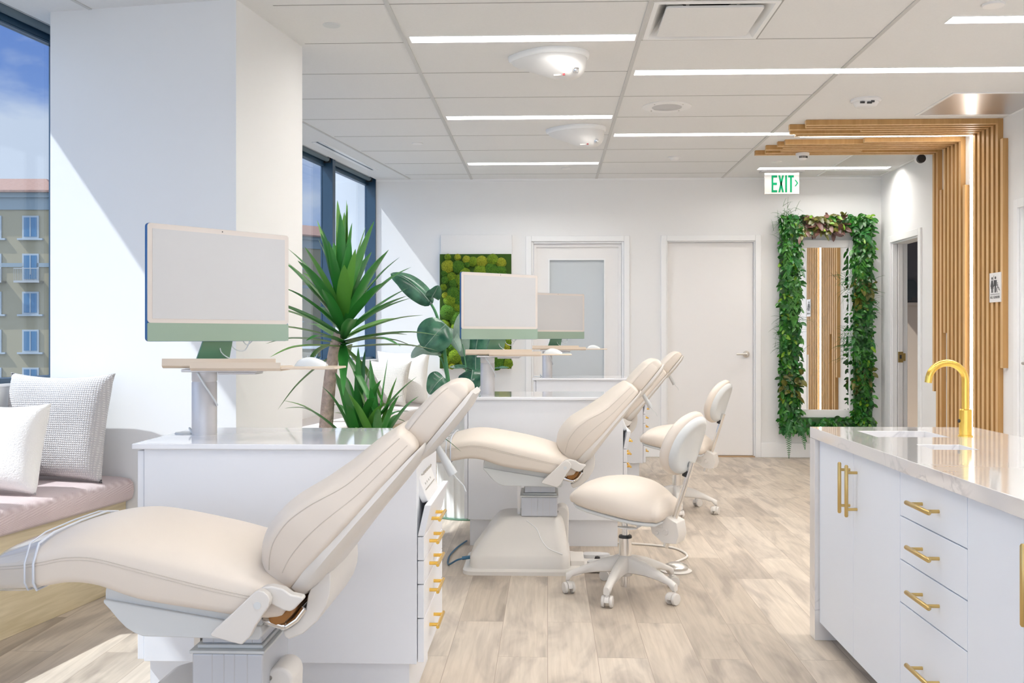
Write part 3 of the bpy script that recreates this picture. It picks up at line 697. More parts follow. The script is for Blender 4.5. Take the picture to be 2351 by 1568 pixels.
path.append((path[-1][0]-.003,0,path[-1][2]-.02))
m = MB(); m.tube(path, .0125, 20); obj('spout', m, M['brass'], t)
m = MB(); m.lathe([(0,0),(.0065,0),(.0065,.004),(0,.004)], (-.0245,0,.055), 14, 'x'); obj('sensor_eye', m, M['black'], t)

# ================================================================== WORKSTATION CABINETS
def make_cabinet(loc, label):
    # local: x 0..0.91, y 0..0.55 (front at y=0)
    t = thing('workstation_cabinet', label, 'cabinet', loc, 0, 'white workstation cabinets'); W = .905; Dp = .545
    m = MB(); m.box(.022, W-.022, 0, Dp, .15, .817); obj('body', m, M['lam'], t, bevel=.002)
    m = MB(); m.box(.03, W-.05, .03, Dp-.03, 0, .15); obj('plinth', m, M['lam'], t)
    m = MB(); m.box(-.012, W+.008, -.015, Dp+.01, .817, .835); obj('worktop', m, M['ctop'], t, bevel=.004)
    for z0, z1 in ((.155,.62),(.623,.812)):
        m = MB(); m.box(0,.020,.004,Dp-.004,z0,z1); obj('door', m, M['lam'], t, bevel=.002)
    x = W-.020
    zs = [(.155,.290,.232),(.293,.396,.345),(.399,.470,.432),(.473,.545,.505),(.548,.665,.578)]
    for i, (z0, z1, pz) in enumerate(zs):
        m = MB()
        if i < 4: m.box(x, x+.020, .004, Dp-.004, z0, z1)
        else: m.rings([[(x,.004,z0),(x+.02,.004,z0),(x+.02,Dp-.004,z0),(x,Dp-.004,z0)], [(x+.022,.004,z1-.02),(x+.042,.004,z1-.02),(x+.042,Dp-.004,z1-.02),(x+.022,Dp-.004,z1-.02)]])
        d = obj('drawer', m, M['lam'], t, bevel=.002)
        m = MB(); xo = x+.020 + (.006 if i == 4 else 0)
        m.tube([(xo+.03,.12,pz),(xo+.03,.30,pz)], .0055, 10)
        for q in (.15,.27): m.tube([(xo-.002,q,pz),(xo+.03,q,pz)], .0058, 10)
        obj('pull', m, M['brass'] , d)
    # tilted control console on the drawer end
    R_ = Matrix.Translation((x+.012,.06,.640)) @ Matrix.Rotation(math.radians(-20), 4, 'Y')
    m = MB(); m.rings([[(-.006,p,q) for p, q in rrect(0,.30,0,.17,.025)], [(.016,p,q) for p, q in rrect(0,.30,0,.17,.025)]]); m.xf(R_)
    con = obj('control_console', m, M['signwhite'], t, bevel=.004)
    m = MB()
    for i in range(5):
        yy = .05+.045*i; m.tube([(.016,yy,.085),(.024,yy,.085),(.030,yy,.092)], .003, 8)
    for i in range(4): m.box(.016,.018,.06+.045*i,.072+.045*i,.05,.056)
    m.box(.016,.0175,.03,.27,.035,.038); m.xf(R_); obj('switches', m, M['steel'], con)
    return t
CABX, CABY = -1.29, 3.105
OFF = [(0,0),(.825,2.47),(1.175,5.0)]
cab = make_cabinet((CABX, CABY, 0), 'nearest white workstation cabinet with gold pulls, behind the front dental chair')
for (ox, oy), l in zip(OFF[1:], ('middle white workstation cabinet, behind the second dental chair', 'farthest white workstation cabinet, in front of the glazed door')):
    dup(cab, (CABX+ox, CABY+oy, 0), 0, l)

# stand + tray + computer
def make_stand(loc, label):
    t = thing('monitor_stand', label, 'monitor stand', loc, 0, 'monitor stands on the cabinets')
    m = MB(); m.lathe([(0,0),(.042,0),(.042,.178),(.0405,.180),(.0405,.183),(.042,.185),(.042,.215),(0,.215)], n=40); obj('post', m, M['silver'], t)
    m = MB(); m.lathe([(0,0),(.038,0),(.036,.004),(0,.004)], (-.075,.03,0), 28); obj('grommet', m, M['plastic2'], t)
    m = MB(); m.box(-.06,.20,-.06,.10,.215,.225); m.box(.06,.19,-.045,.05,.207,.215); obj('bracket', m, M['silver'], t, bevel=.003)
    # back tray with upturned lips
    def lipped(x0, x1, y0, y1, z, lh, name, rz, side):
        m = MB(); Rm = Matrix.Rotation(rz, 4, 'Z')
        if side == 'front':
            pr = [(y0,z+lh),(y0-.004,z+lh),(y0-.006,z+.006),(y0,z),(y0+.006,z-.003),(y1,z-.003),(y1,z+.001),(y0+.008,z+.001),(y0+.001,z+.006)]
        else:
            pr = [(y1,z+lh),(y1+.004,z+lh),(y1+.006,z+.006),(y1,z),(y1-.006,z-.003),(y0,z-.003),(y0,z+.001),(y1-.008,z+.001),(y1-.001,z+.006)]
        m.prism(pr, x0, x1, lambda a, c, q: (q, a, c)); m.xf(Rm); return obj(name, m, M['tan'], t)
    lipped(-.125, .262, -.055, .17, .231, .030, 'rear_tray', 0, 'front')
    lipped(.02, .315, -.19, -.07, .227, .024, 'keyboard_tray', .0, 'front')
    m = MB(); m.box(.315,.49,-.19,.0,.229,.236); obj('mouse_shelf', m, M['tan'], t, bevel=.002)
    m = MB(); m.tube(cr([(-.01,-.045,.215),(.02,-.052,.17),(.045,-.03,.12),(.044,.0,.10)], 20), .0035, 8); obj('cable', m, M['cable'], t); obj('cable', MB().tube(cr([(-.04,.0,.001),(-.06,.02,.02),(-.055,.05,.003)], 10), .003, 8), M['cable'], t)
    return t
ST = (-1.178, 3.40, .835)
st = make_stand(ST, 'silver post and tray stand on the nearest cabinet')
for (ox, oy), l in zip(OFF[1:], ('silver post and tray stand on the middle cabinet', 'silver post and tray stand on the farthest cabinet')):
    dup(st, (ST[0]+ox, ST[1]+oy, ST[2]), 0, l)
def make_computer(loc, rz, label):
    t = thing('desktop_computer', label, 'computer', loc, rz, 'all-in-one computers on the stands')
    w = .285; z0, z1 = .088, .480; ch = .062
    def pl(x0,x1,a,c,y0,y1,r=.008): return MB().prism(rrect(x0,x1,a,c,r), y0, y1, lambda p, q, k: (p, k, q))
    m = pl(-w,w,z0,z1,-.0055,.0085,.012); obj('rear_shell', m, M['blueside'], t, bevel=.002)
    m = pl(-w+.0008,w-.0008,z0+ch,z1-.0008,-.0085,-.0055,.011); obj('bezel', m, M['bezel'], t)
    m = pl(-w+.0008,w-.0008,z0+.0008,z0+ch,-.0085,-.0055,.004); obj('chin', m, M['green'], t)
    m = MB(); m.box(-w+.018,w-.018,-.0092,-.0085,z0+ch+.014,z1-.018); obj('screen', m, M['screen'], t, smooth=False)
    m = MB(); m.lathe([(0,0),(.0022,0),(.0022,.0006),(0,.0006)], (0,-.0091,z1-.009), 10, 'y'); obj('webcam', m, M['black'], t)
    m = MB(); m.rings([[(x,y,0) for x,y in rrect(-.072,.072,-.05,.09,.012)], [(x,y,.005) for x,y in rrect(-.072,.072,-.05,.09,.012)]])
    m.rings([[(-.068,.055,.005),(.068,.055,.005),(.068,.062,.005),(-.068,.062,.005)], [(-.058,.012,.10),(.058,.012,.10),(.058,.019,.10),(-.058,.019,.10)], [(-.055,.0085,.20),(.055,.0085,.20),(.055,.0155,.20),(-.055,.0155,.20)]]); obj('stand', m, M['greenstand'], t)
    for q in ([(.01,.012,.12),(.02,.03,.05),(.06,-.02,.015),(.12,-.05,.012)], [(.05,.014,.11),(.07,.03,.065),(.12,.03,.055),(.15,.03,.11)], [(.09,.014,.11),(.13,.03,.075),(.18,.03,.115)]): obj('cable', MB().tube(cr(q, 16), .0022, 8), M['cable'], t)
    return t
ZT = .835+.231
comp = make_computer((-1.145, 3.475, ZT), math.radians(52), 'all-in-one desktop computer with sage chin, nearest and largest')
dup(comp, (-.285, 5.955, ZT), math.radians(40), 'all-in-one desktop computer in front of the moss panel')
dup(comp, (.085, 8.62, ZT-.003), math.radians(36), 'all-in-one desktop computer in front of the glazed door')
def mouse(loc, label):
    prof = cr([(-.055,.004,.012),(-.04,.022,.022),(-.005,.031,.029),(.03,.022,.030),(.052,.008,.02)], 13)
    m = MB(); rs = []
    for x_, h_, w_ in prof:
        rs.append([(x_, w_*math.cos(a), max(0, h_*math.sin(a)**.8 if math.sin(a) > 0 else 0)) for a in [PI*i/10 for i in range(11)]])
    m.rings(rs, close=True); o = obj('computer_mouse', m, mat('mouse_white',(.74,.78,.80),.25), None); o.location = loc; return tag(o, label, 'mouse', 'computer mice')
for (ox, oy), l in zip(OFF, ('white computer mouse on the nearest stand tray', 'white computer mouse on the middle stand tray', 'white computer mouse on the farthest stand tray')):
    mouse((ST[0]+ox+.385, ST[1]+oy-.06, ST[2]+.2362), l)

# ================================================================== DENTAL CHAIR
def cushion(secs, n, e0=.03, e1=.03, K=9, rb=.02, pw=2.5):
    """secs: (ox,oz,nx,nz,b,c,w) -> mesh builder + seam paths"""
    S = cr(secs, n); rs = []; seamL = []; seamR = []
    def ring(o, nn, b_, c_, w_, r_):
        half = [(0,-b_), (w_*.5,-b_)]
        r2 = min(r_, b_*.8, w_*.6)
        for i in range(5):
            a = PI/2*i/4; half.append((w_-r2+r2*math.sin(a), -b_+r2-r2*math.cos(a)))
        half.append((w_, -b_*.15)); half.append((w_,0))
        for i in range(1, K):
            a = PI/2*i/K; half.append((w_*math.cos(a)**(2/pw), c_*math.sin(a)**(2/pw)))
        half.append((0,c_))
        pts = half + [(-y, h) for y, h in reversed(half[1:-1])]
        return [(o[0]+nn[0]*h, y, o[1]+nn[1]*h) for y, h in pts]
    def params(s):
        l = math.hypot(s[2], s[3]); return (s[0],s[1]), (s[2]/l,s[3]/l), s[4], s[5], s[6]
    def capr(s, d, e, rev):
        out = []; o, nn, b_, c_, w_ = params(s); mid = (c_-b_)/2
        for i in range(1, 7):
            a = PI/2*i/6; f = math.cos(a)*.985+.015; off = e*math.sin(a)
            oo = (o[0]+d[0]*off + nn[0]*mid*(1-f), o[1]+d[1]*off + nn[1]*mid*(1-f))
            out.append(ring(oo, nn, b_*f, c_*f, w_*(1-.25*(1-f)) if f > .3 else w_*(.5+.5*f/.3)*.83, rb*f))
        return out
    d0 = Vector((S[0][0]-S[1][0], S[0][1]-S[1][1])).normalized(); d1 = Vector((S[-1][0]-S[-2][0], S[-1][1]-S[-2][1])).normalized()
    pre = list(reversed(capr(S[0], d0, e0, True)))
    for s in S:
        o, nn, b_, c_, w_ = params(s); rs.append(ring(o, nn, b_, c_, w_, rb)); seamR.append((o[0], -w_-.0003, o[1])); seamL.append((o[0], w_+.0003, o[1]))
    post = capr(S[-1], d1, e1, False)
    m = MB(); m.rings(pre + rs + post)
    return m, seamL, seamR
def fix(m):   # consistent normals handled by bmesh
    import bmesh
    me = bpy.data.meshes.new('t'); me.from_pydata(m.v, [], m.f); bm = bmesh.new(); bm.from_mesh(me); bmesh.ops.recalc_face_normals(bm, faces=bm.faces[:]); bm.to_mesh(me); bm.free()
    m.v = [tuple(v.co) for v in me.vertices]; m.f = [tuple(p.vertices) for p in me.polygons]; bpy.data.meshes.remove(me); return m

def make_chair(loc, rz, label):
    t = thing('dental_chair', label, 'dental chair', loc, rz, 'cream dental chairs')
    # seat (lx, seam z)
    S = [(-.680,.600,0,1,.058,.032,.20),(-.600,.612,0,1,.060,.048,.235),(-.540,.624,0,1,.062,.056,.25),(-.476,.637,0,1,.064,.058,.258),(-.404,.636,0,1,.068,.062,.262),
         (-.300,.612,0,1,.076,.072,.264),(-.157,.577,0,1,.064,.078,.264),(-.033,.548,0,1,.055,.070,.255),(.035,.532,0,1,.045,.050,.24)]
    m, sl, sr = cushion(S, 44, .03, .03); seat = obj('seat', fix(m), M['leather'], t, ang=70)
    for q in (sl, sr): obj('stitching', MB().tube(q, .0012, 6), M['stitch'], seat); obj('stitching', MB().tube([(a, b_, c-.007) for a, b_, c in q], .0009, 6), M['stitch'], seat)
    # clear vinyl foot cover
    S2 = [(s[0], s[1], s[2], s[3], s[4]+.005, s[5]+.005, s[6]+.006) for s in cr(S, 44)[:10]]
    m, a_, b_ = cushion(S2, 16, .035, .002); cov = obj('foot_cover', fix(m), M['clear'], t, ang=70)
    q = S2[-1]; m = MB(); ringp = [(q[0], .0, q[1]-q[4]-.001),(q[0], q[6]-.015, q[1]-q[4]-.001),(q[0], q[6]+.001, q[1]-q[4]+.02),(q[0], q[6]+.001, q[1]),(q[0], q[6]*.9, q[1]+q[5]*.75),(q[0], q[6]*.6, q[1]+q[5]*.97),(q[0],0,q[1]+q[5]+.001)]
    ringp = ringp + [(x_, -y_, z_) for x_, y_, z_ in reversed(ringp[:-1])]; m.tube(ringp, .003, 6); m.tube([(x_-.022, y_*.995, z_) for x_, y_, z_ in ringp], .0022, 6); obj('binding', m, mat('vinyl_binding',(.62,.66,.74),.3), cov)
    # back rest
    B0 = Vector((.077,.577)); A = Vector((.673,.740)).normalized(); NN = Vector((-A.y, A.x))
    def bs(tt, hs, hc, w): o = B0 + A*tt + NN*hs; return (o.x, o.y, NN.x, NN.y, hs, hc-hs, w)
    S = [bs(-.035,.070,.125,.20), bs(.0,.090,.146,.225), bs(.04,.106,.155,.24), bs(.097,.112,.155,.25), bs(.15,.103,.140,.25), bs(.191,.090,.128,.248), bs(.235,.074,.118,.24), bs(.278,.064,.108,.232), bs(.36,.056,.095,.215), bs(.42,.050,.080,.195)]
    m, sl, sr = cushion(S, 40, .025, .02, rb=.015); back = obj('backrest', fix(m), M['leather'], t, ang=70)
    for q in (sl, sr): obj('stitching', MB().tube(q, .0012, 6), M['stitch'], back)
    CS = cr(S, 40)
    for sg in (-1,1): obj('stitching', MB().tube([(s[0]-s[2]*s[4]*.52, sg*(s[6]+.0006), s[1]-s[3]*s[4]*.52) for s in CS[3:]], .001, 6), M['stitch'], back)
    # rear shell: tapered plastic
    def P2(tt, h): o = B0 + A*tt + NN*h; return (o.x, o.y)
    rs = []
    for tt, h0, h1, w in ((-.03,-.045,.0,.20),(.03,-.050,.004,.235),(.10,-.042,.004,.243),(.20,-.034,.003,.235),(.30,-.030,.002,.220),(.40,-.022,.0,.20),(.435,-.014,-.002,.185),(.445,-.006,-.002,.16)):
        rs.append([(*(lambda o: (o[0], y_, o[1]))(P2(tt, hh)),) for y_, hh in ((-w,h1),(-w,h0*.35),(-w*.9,h0*.75),(-w*.6,h0),(0,h0*1.05),(w*.6,h0),(w*.9,h0*.75),(w,h0*.35),(w,h1))])
    m = MB(); m.rings(rs); obj('back_shell', fix(m), M['plastic'], t, ang=50)
    # head rest
    H0 = Vector((.3485,.8594)); HA = Vector((.636,.772)).normalized(); HN = Vector((-HA.y, HA.x))
    def hs(tt, a, c, w): o = H0 + HA*tt + HN*a; return (o.x, o.y, HN.x, HN.y, a, c-a, w)
    S = [hs(.012,.055,.072,.11), hs(.06,.058,.079,.135), hs(.12,.058,.078,.14), hs(.17,.055,.072,.135), hs(.195,.050,.064,.125)]
    m, sl, sr = cushion(S, 26, .02, .035, rb=.012); hd = obj('headrest', fix(m), M['leather'], t, ang=70)
    for q in (sl, sr): obj('stitching', MB().tube(q, .0014, 6), M['stitch'], hd)
    rs = []
    for tt, w, hh in ((-.004,.10,-.012),(.03,.128,-.022),(.12,.138,-.024),(.19,.132,-.022),(.225,.11,-.014)):
        rs.append([(lambda o: (o.x, y_, o.y))(H0+HA*tt+HN*h_) for y_, h_ in ((-w,.0),(-w,hh*.5),(-w*.85,hh),(0,hh*1.15),(w*.85,hh),(w,hh*.5),(w,0))])
    m = MB(); m.rings(rs); obj('headrest_shell', fix(m), M['plastic'], t)
    m = MB(); a1 = H0+HA*.05+HN*(-.02); a2 = H0+HA*.02+HN*(-.10)
    m.tube([(a1.x,-.03,a1.y),((a1.x+a2.x)/2,-.03,(a1.y+a2.y)/2),(a2.x,-.03,a2.y)], [.008,.011,.013], 12)
    m.tube([(a2.x,-.03,a2.y),(a2.x+.028,-.03,a2.y-.03),(a2.x+.033,-.03,a2.y-.045)], .0016, 8); obj('headrest_lever', m, M['plastic2'], t)
    m = MB(); c1 = B0+A*.36+NN*(-.012); c2 = H0+HA*.05+HN*(-.015); m.prism([(-.05,0),(.05,0),(.04,1),(-.04,1)], -.004, .004, lambda a, c, q: (c1.x+(c2.x-c1.x)*c + .004*q/.004*.5*NN.x, a, c1.y+(c2.y-c1.y)*c + .004*q/.004*.5*NN.y)); obj('headrest_arm', fix(m), M['steel'], t)
    # hinge arms both sides
    arm = [(-.112,.4675),(-.111,.461),(-.060,.447),(-.0376,.442),(-.0185,.460),(-.0055,.4865),(.0268,.534),(.0295,.549),(.0245,.560),(.014,.5685),(.002,.571),(-.008,.566),(-.055,.521),(-.098,.482)]
    link = [(-.005,.566),(.008,.572),(.0247,.574),(.053,.568),(.072,.5545),(.098,.549),(.103,.543),(.081,.520),(.070,.513),(.052,.516),(.034,.526),(.018,.535),(.0,.54)]
    for sg in (-1,1):
        f = lambda a, c, q: (a, q, c)
        y0, y1 = (-.293,-.266) if sg < 0 else (.266,.293)
        m = MB(); m.prism(arm, y0, y1, f); a_ = obj('hinge_arm', fix(m), M['plastic'], t, bevel=.006, seg=3)
        m = MB(); m.lathe([(0,0),(.0088,0),(.0088,.0012),(0,.0012)], (.0, sg*.2935-(.0 if sg > 0 else .0012), .5355), 24, 'y'); obj('hinge_cap', fix(m), M['plastic2'], a_)
        m = MB(); m.prism(link, sg*.232, sg*.264, f); obj('back_link', fix(m), M['plastic'], t, bevel=.005, seg=3)
    # tail guard
    fin = [(.148,.588),(.150,.560),(.148,.535),(.138,.503),(.115,.466),(.081,.436),(.043,.421),(.036,.428),(.030,.441),(.050,.452),(.068,.466),(.0876,.496),(.0927,.530),(.100,.548),(.115,.560),(.13,.585)]
    m = MB(); m.prism(fin, -.18, .18, lambda a, c, q: (a, q, c)); obj('tail_guard', fix(m), M['plastic'], t, bevel=.004)
    m = MB(); m.tube([(-.012,-.20,.476),(.042,-.20,.460)], .0105, 16); m.lathe([(0,0),(.0118,0),(.0118,.008),(0,.008)], (.034,-.20,.462), 16, 'x'); m.tube([(.042,-.20,.460),(.066,-.19,.474),(.0855,-.185,.50)], .0085, 12); m.tube([(.042,-.20,.460),(.04,.20,.460)], .008, 12); obj('tilt_cylinder', m, M['chrome'], t)
    m = MB(); m.tube(cr([(.02,0,.474),(.034,0,.482),(.058,0,.497),(.066,0,.512)], 12), .001, 6)
    pr = [(.012,.478),(.028,.472),(.048,.478),(.064,.494),(.071,.512),(.060,.514),(.045,.500),(.030,.500),(.020,.512),(.030,.528),(.020,.535),(.006,.50)]
    m = MB(); m.prism(pr, -.235, .235, lambda a, c, q: (a, q, c)); obj('seat_flap', fix(m), M['brown'], t, bevel=.004)
    # pan under the seat
    up = [(-.395,.575),(-.400,.545),(-.400,.525),(-.02,.462),(-.008,.470),(-.03,.52),(-.15,.535),(-.30,.55),(-.36,.56)]
    lo = [(-.403,.527),(-.402,.518),(-.387,.502),(-.365,.476),(-.346,.457),(-.325,.444),(-.304,.436),(-.015,.430),(-.006,.445),(-.010,.463)]
    m = MB(); m.prism(up, -.215, .215, lambda a, c, q: (a, q, c)); obj('seat_pan', fix(m), M['plastic2'], t, bevel=.004)
    m = MB(); m.rings([[(a*(1) if abs(q) < .2 else a*.99-.002, q, c if abs(q) < .2 else c*.985+.009) for a, c in lo] for q in (-.225,-.205,.205,.225)]); obj('pan_cover', fix(m), M['plastic2'], t, bevel=.004)
    # lift column
    m = MB(); m.box(-.20,-.045,-.10,.10,.385,.437); c_ = obj('upper_stage', m, M['alu'], t, bevel=.004)
    m = MB(); m.box(-.217,-.035,-.125,.125,.27,.368); obj('lower_stage', m, M['alu'], t, bevel=.006)
    m = MB(); m.box(-.222,-.030,-.130,.130,.368,.376); m.box(-.208,-.040,-.11,.11,.376,.385); obj('stage_collar', m, M['plastic2'], t, bevel=.002)
    m = MB()
    for x_ in (-.165,-.135,-.108,-.075): m.box(x_-.001,x_+.001,-.1258,-.1245,.275,.366)
    for x_ in (-.17,-.12,-.07): m.box(x_-.001,x_+.001,-.1008,-.0995,.386,.43)
    obj('panel_joints', m, M['speaker'], t)
    m = MB(); m.box(-.238,-.222,-.05,-.02,.27,.43); obj('guide_rod', m, M['steel'], t)
    # base
    def rr(x0, x1, y, r, z): return [(a, c, z) for a, c in rrect(x0, x1, -y, y, r, 6)]
    m = MB(); m.rings([rr(-.505,.085,.235,.06,0.0), rr(-.505,.085,.235,.06,.018), rr(-.495,.075,.225,.055,.026)]); obj('base_plate', m, M['plastic'], t)
    m = MB(); m.rings([rr(-.472,.028,.205,.05,.026), rr(-.470,.028,.205,.05,.082), rr(-.462,.022,.198,.05,.092), rr(-.435,.016,.185,.055,.13), rr(-.400,.008,.165,.06,.18), rr(-.368,.0,.145,.06,.225), rr(-.348,-.008,.132,.06,.250), rr(-.335,-.016,.125,.06,.264), rr(-.318,-.026,.115,.06,.271)]); obj('base_cover', m, M['plastic'], t, ang=45)
    m = MB(); m.tube(cr([(-.19,-.1335,.252),(-.14,-.150,.215),(-.115,-.172,.165),(-.08,-.187,.125),(-.01,-.197,.098)], 24), .0022, 6); obj('styling_line', m, M['signwhite'], t)
    m = MB(); arch = [(.020,.12),(.022,.22)] + [(-.012+.036*math.cos(a), .276+.036*math.sin(a)) for a in [PI*i/14 for i in range(15)]] + [(-.05,.20),(-.05,.12)]
    m.prism(arch, -.06, .06, lambda a, c, q: (a, q, c)); obj('motor_hood', fix(m), M['plastic'], t, bevel=.010, seg=3)
    m = MB(); m.lathe([(0,0),(.006,0),(.006,.004),(0,.004)], (-.035,-.063,.285), 10, 'y'); obj('hood_screw', m, M['screw'], t)
    # foot control tray
    m = MB(); m.rings([[(a, c, .004) for a, c in rrect(.088,.33,-.17,.15,.06)], [(a, c, .022) for a, c in rrect(.088,.33,-.17,.15,.06)]]); m.box(.03,.10,-.12,.10,.02,.05); fc = obj('foot_tray', m, M['plastic'], t, bevel=.004)
    for (px_, py_) in ((.165,.09),(.19,-.08)):
        m = MB(); m.rings([[(px_+.075*math.cos(a), py_+(.03-.012*math.cos(a))*math.sin(a), .022) for a in [2*PI*i/24 for i in range(24)]], [(px_+.075*math.cos(a), py_+(.03-.012*math.cos(a))*math.sin(a), .040) for a in [2*PI*i/24 for i in range(24)]], [(px_+.065*math.cos(a), py_+(.024-.010*math.cos(a))*math.sin(a), .046) for a in [2*PI*i/24 for i in range(24)]]]); obj('pedal', m, M['speaker'], fc)
    m = MB(); m.lathe([(0,0),(.014,0),(.016,.01),(.012,.024),(0,.028)], (.17,.0,.022), 18); obj('foot_knob', m, M['black'], fc)
    return t
ch = make_chair((-.685, 2.635, 0), 0, 'cream dental chair in the foreground, cut by the left frame edge')
dup(ch, (.084, 5.135, 0), 0, 'cream dental chair in the middle beside the stool')
dup(ch, (.515, 7.62, 0), 0, 'farthest cream dental chair, only its back and headrest showing')

# ================================================================== STOOL
def make_stool(loc, rz, base_rz, dh, label):
    t = thing('operator_stool', label, 'stool', loc, rz, 'cream operator stools')
    S = [(-.185,.452+dh,0,1,.030,.038,.168),(-.165,.455+dh,0,1,.040,.052,.188),(-.10,.450+dh,0,1,.046,.078,.208),(0,.437+dh,0,1,.048,.100,.218),(.09,.420+dh,0,1,.046,.104,.208),(.15,.406+dh,0,1,.042,.090,.180),(.19,.396+dh,0,1,.036,.070,.150)]
    m, sl, sr = cushion(S, 30, .028, .035, rb=.03, pw=2.1); seat = obj('seat', fix(m), M['leather'], t, ang=80)
    S2 = [(s[0]*.97, s[1]-s[4]-.004, 0, 1, .012, .010, s[6]*.93) for s in S]; m, a_, b_ = cushion(S2, 24, .02, .02, rb=.008); obj('seat_board', fix(m), M['plastic2'], t, ang=60)
    m = MB(); m.prism([(-.115,.398+dh),(-.10,.375+dh),(-.05,.358+dh),(.09,.342+dh),(.20,.325+dh),(.20,.36+dh),(.05,.38+dh)], -.055, .055, lambda a, c, q: (a, q, c)); obj('mechanism', fix(m), M['plastic'], t, bevel=.003)
    m = MB(); m.prism([(.13,.372+dh),(.20,.385+dh),(.265,.355+dh),(.275,.30+dh),(.262,.262+dh),(.20,.262+dh),(.15,.30+dh)], -.052, .052, lambda a, c, q: (a, q, c)); br = obj('back_bracket', fix(m), M['plastic'], t, bevel=.003)
    for x_, z_, r_ in ((.165,.345,.010),(.215,.31,.014),(.175,.305,.009)):
        obj('bolt', fix(MB().lathe([(0,-.006),(r_*.8,-.006),(r_,0),(0,0)], (x_,-.052,z_+dh), 8, 'y')), M['plastic'], br)
    obj('knob', fix(MB().lathe([(0,-.02),(.013,-.02),(.016,-.01),(.013,0),(0,0)], (.075,-.055,.355+dh), 16, 'y')), M['plastic'], t)
    m = MB(); m.tube([(.125,-.055,.352+dh),(.115,-.08,.34+dh),(.10,-.10,.328+dh)], .006, 10); m.rings([[(.06+.045*math.cos(a)*s, -.115+.022*math.sin(a)*s, .325+dh+z_) for a in [2*PI*i/20 for i in range(20)]] for s, z_ in ((.3,-.006),(1,-.002),(1,.003),(.3,.007))]); obj('lever', m, M['signwhite'], t)
    P0 = Vector((.195,0,.235+dh)); P1 = Vector((.318,0,.62+dh))
    m = MB(); m.tube([P0, P1], .0125, 16); obj('back_post', m, M['chrome'], t)
    # backrest pad
    ax = (P1-P0).normalized(); nrm = Vector((-ax.z,0,ax.x)); C = Vector((.312,0,.695+dh))
    def ell(hw, hh, off, cz=0, pw=2.3):
        pts = []
        for i in range(40):
            a = 2*PI*i/40; cx_ = abs(math.cos(a))**(2/pw)*math.copysign(1,math.cos(a)); sx_ = abs(math.sin(a))**(2/pw)*math.copysign(1,math.sin(a))
            wv = hw*(1-.10*sx_)
            p = C + Vector((0,1,0))*wv*cx_ + ax*(hh*sx_+cz) + nrm*(off - .035*(cx_*wv/.18)**2*-1*1.0 if False else off + .9*(cx_*wv)**2)
            pts.append(tuple(p))
        return pts
    m = MB(); m.rings([ell(.160,.125,-.002), ell(.178,.140,.004), ell(.184,.146,.016), ell(.182,.144,.032), ell(.165,.130,.046), ell(.12,.095,.054), ell(.05,.04,.057), ell(.002,.002,.0575)]); obj('backrest', fix(m), M['leather'], t, ang=80)
    m = MB(); m.rings([ell(.168,.132,.0), ell(.165,.130,-.010), ell(.150,.118,-.020), ell(.135,.105,-.022), ell(.120,.092,-.016), ell(.06,.05,-.015), ell(.002,.002,-.0145)]); obj('back_shell', fix(m), M['plastic2'], t, ang=70)
    m = MB(); p = C - ax*.115 + nrm*(-.018); m.tube([p-ax*.026, p+ax*.0], .0155, 12); obj('post_sleeve', m, M['black'], t)
    # column
    m = MB(); m.lathe([(0,.24),(.0165,.24),(.0165,.37+dh),(0,.37+dh)], n=24); m.lathe([(0,.165),(.0285,.165),(.0285,.262),(0,.262)], n=28); obj('gas_lift', m, M['chrome'], t); obj('lower_tube', MB().lathe([(0,.035),(.0205,.035),(.0205,.10),(0,.10)], n=24), M['chrome'], t)
    m = MB(); m.lathe([(0,.256),(.030,.256),(.0305,.262),(.028,.268),(0,.268)], n=28); obj('black_collar', m, M['black'], t)
    base = obj('star_base', MB().lathe([(0,.085),(.030,.085),(.036,.10),(.037,.165),(.032,.178),(0,.178)], n=28), M['plastic'], t, bevel=.002)
    base.rotation_euler = (0,0,base_rz - rz)
    for k in range(5):
        a = 2*PI*k/5; ca, sa = math.cos(a), math.sin(a)
        rs = []
        for r_, zt, zb, w in ((.02,.178,.100,.026),(.06,.172,.103,.023),(.12,.156,.102,.020),(.19,.128,.092,.018),(.238,.106,.080,.017),(.256,.098,.060,.0165),(.270,.090,.058,.014)):
            rs.append([(r_*ca - y_*sa, r_*sa + y_*ca, z_) for y_, z_ in ((-w*.75,zb),(-w,zb+.004),(-w,zt-.012),(-w*.6,zt-.002),(0,zt),(w*.6,zt-.002),(w,zt-.012),(w,zb+.004),(w*.75,zb))])
        m = MB(); m.rings(rs); lg = obj('leg', fix(m), M['plastic'], base, ang=50)
        cxr, cyr = .262*ca, .262*sa; th = a + 2.0 + k*1.3
        ct, s_ = math.cos(th), math.sin(th)
        m = MB(); m.tube([(cxr,cyr,.066),(cxr,cyr,.045)], .0075, 10)
        w0 = (cxr + .012*ct, cyr + .012*s_)
        pts = []
        for off in (-.009, .009):
            rs = []
            for q in (off-.001, off+.001):
                rs.append([(w0[0] + rr_*ct - q*s_, w0[1] + rr_*s_ + q*ct, .027+zz) for rr_, zz in [(.026*math.cos(b_), .026*math.sin(b_)) for b_ in [PI*i/12-.25 for i in range(14)]]])
        hood = [( .0285*math.cos(b_), .0285*math.sin(b_)) for b_ in [PI*i/14 for i in range(15)]]
        m.rings([[(w0[0]+u_*ct-q*s_, w0[1]+u_*s_+q*ct, .026+z_) for u_, z_ in hood] for q in (-.010,.010)])
        cs = obj('caster', fix(m), M['plastic'], base)
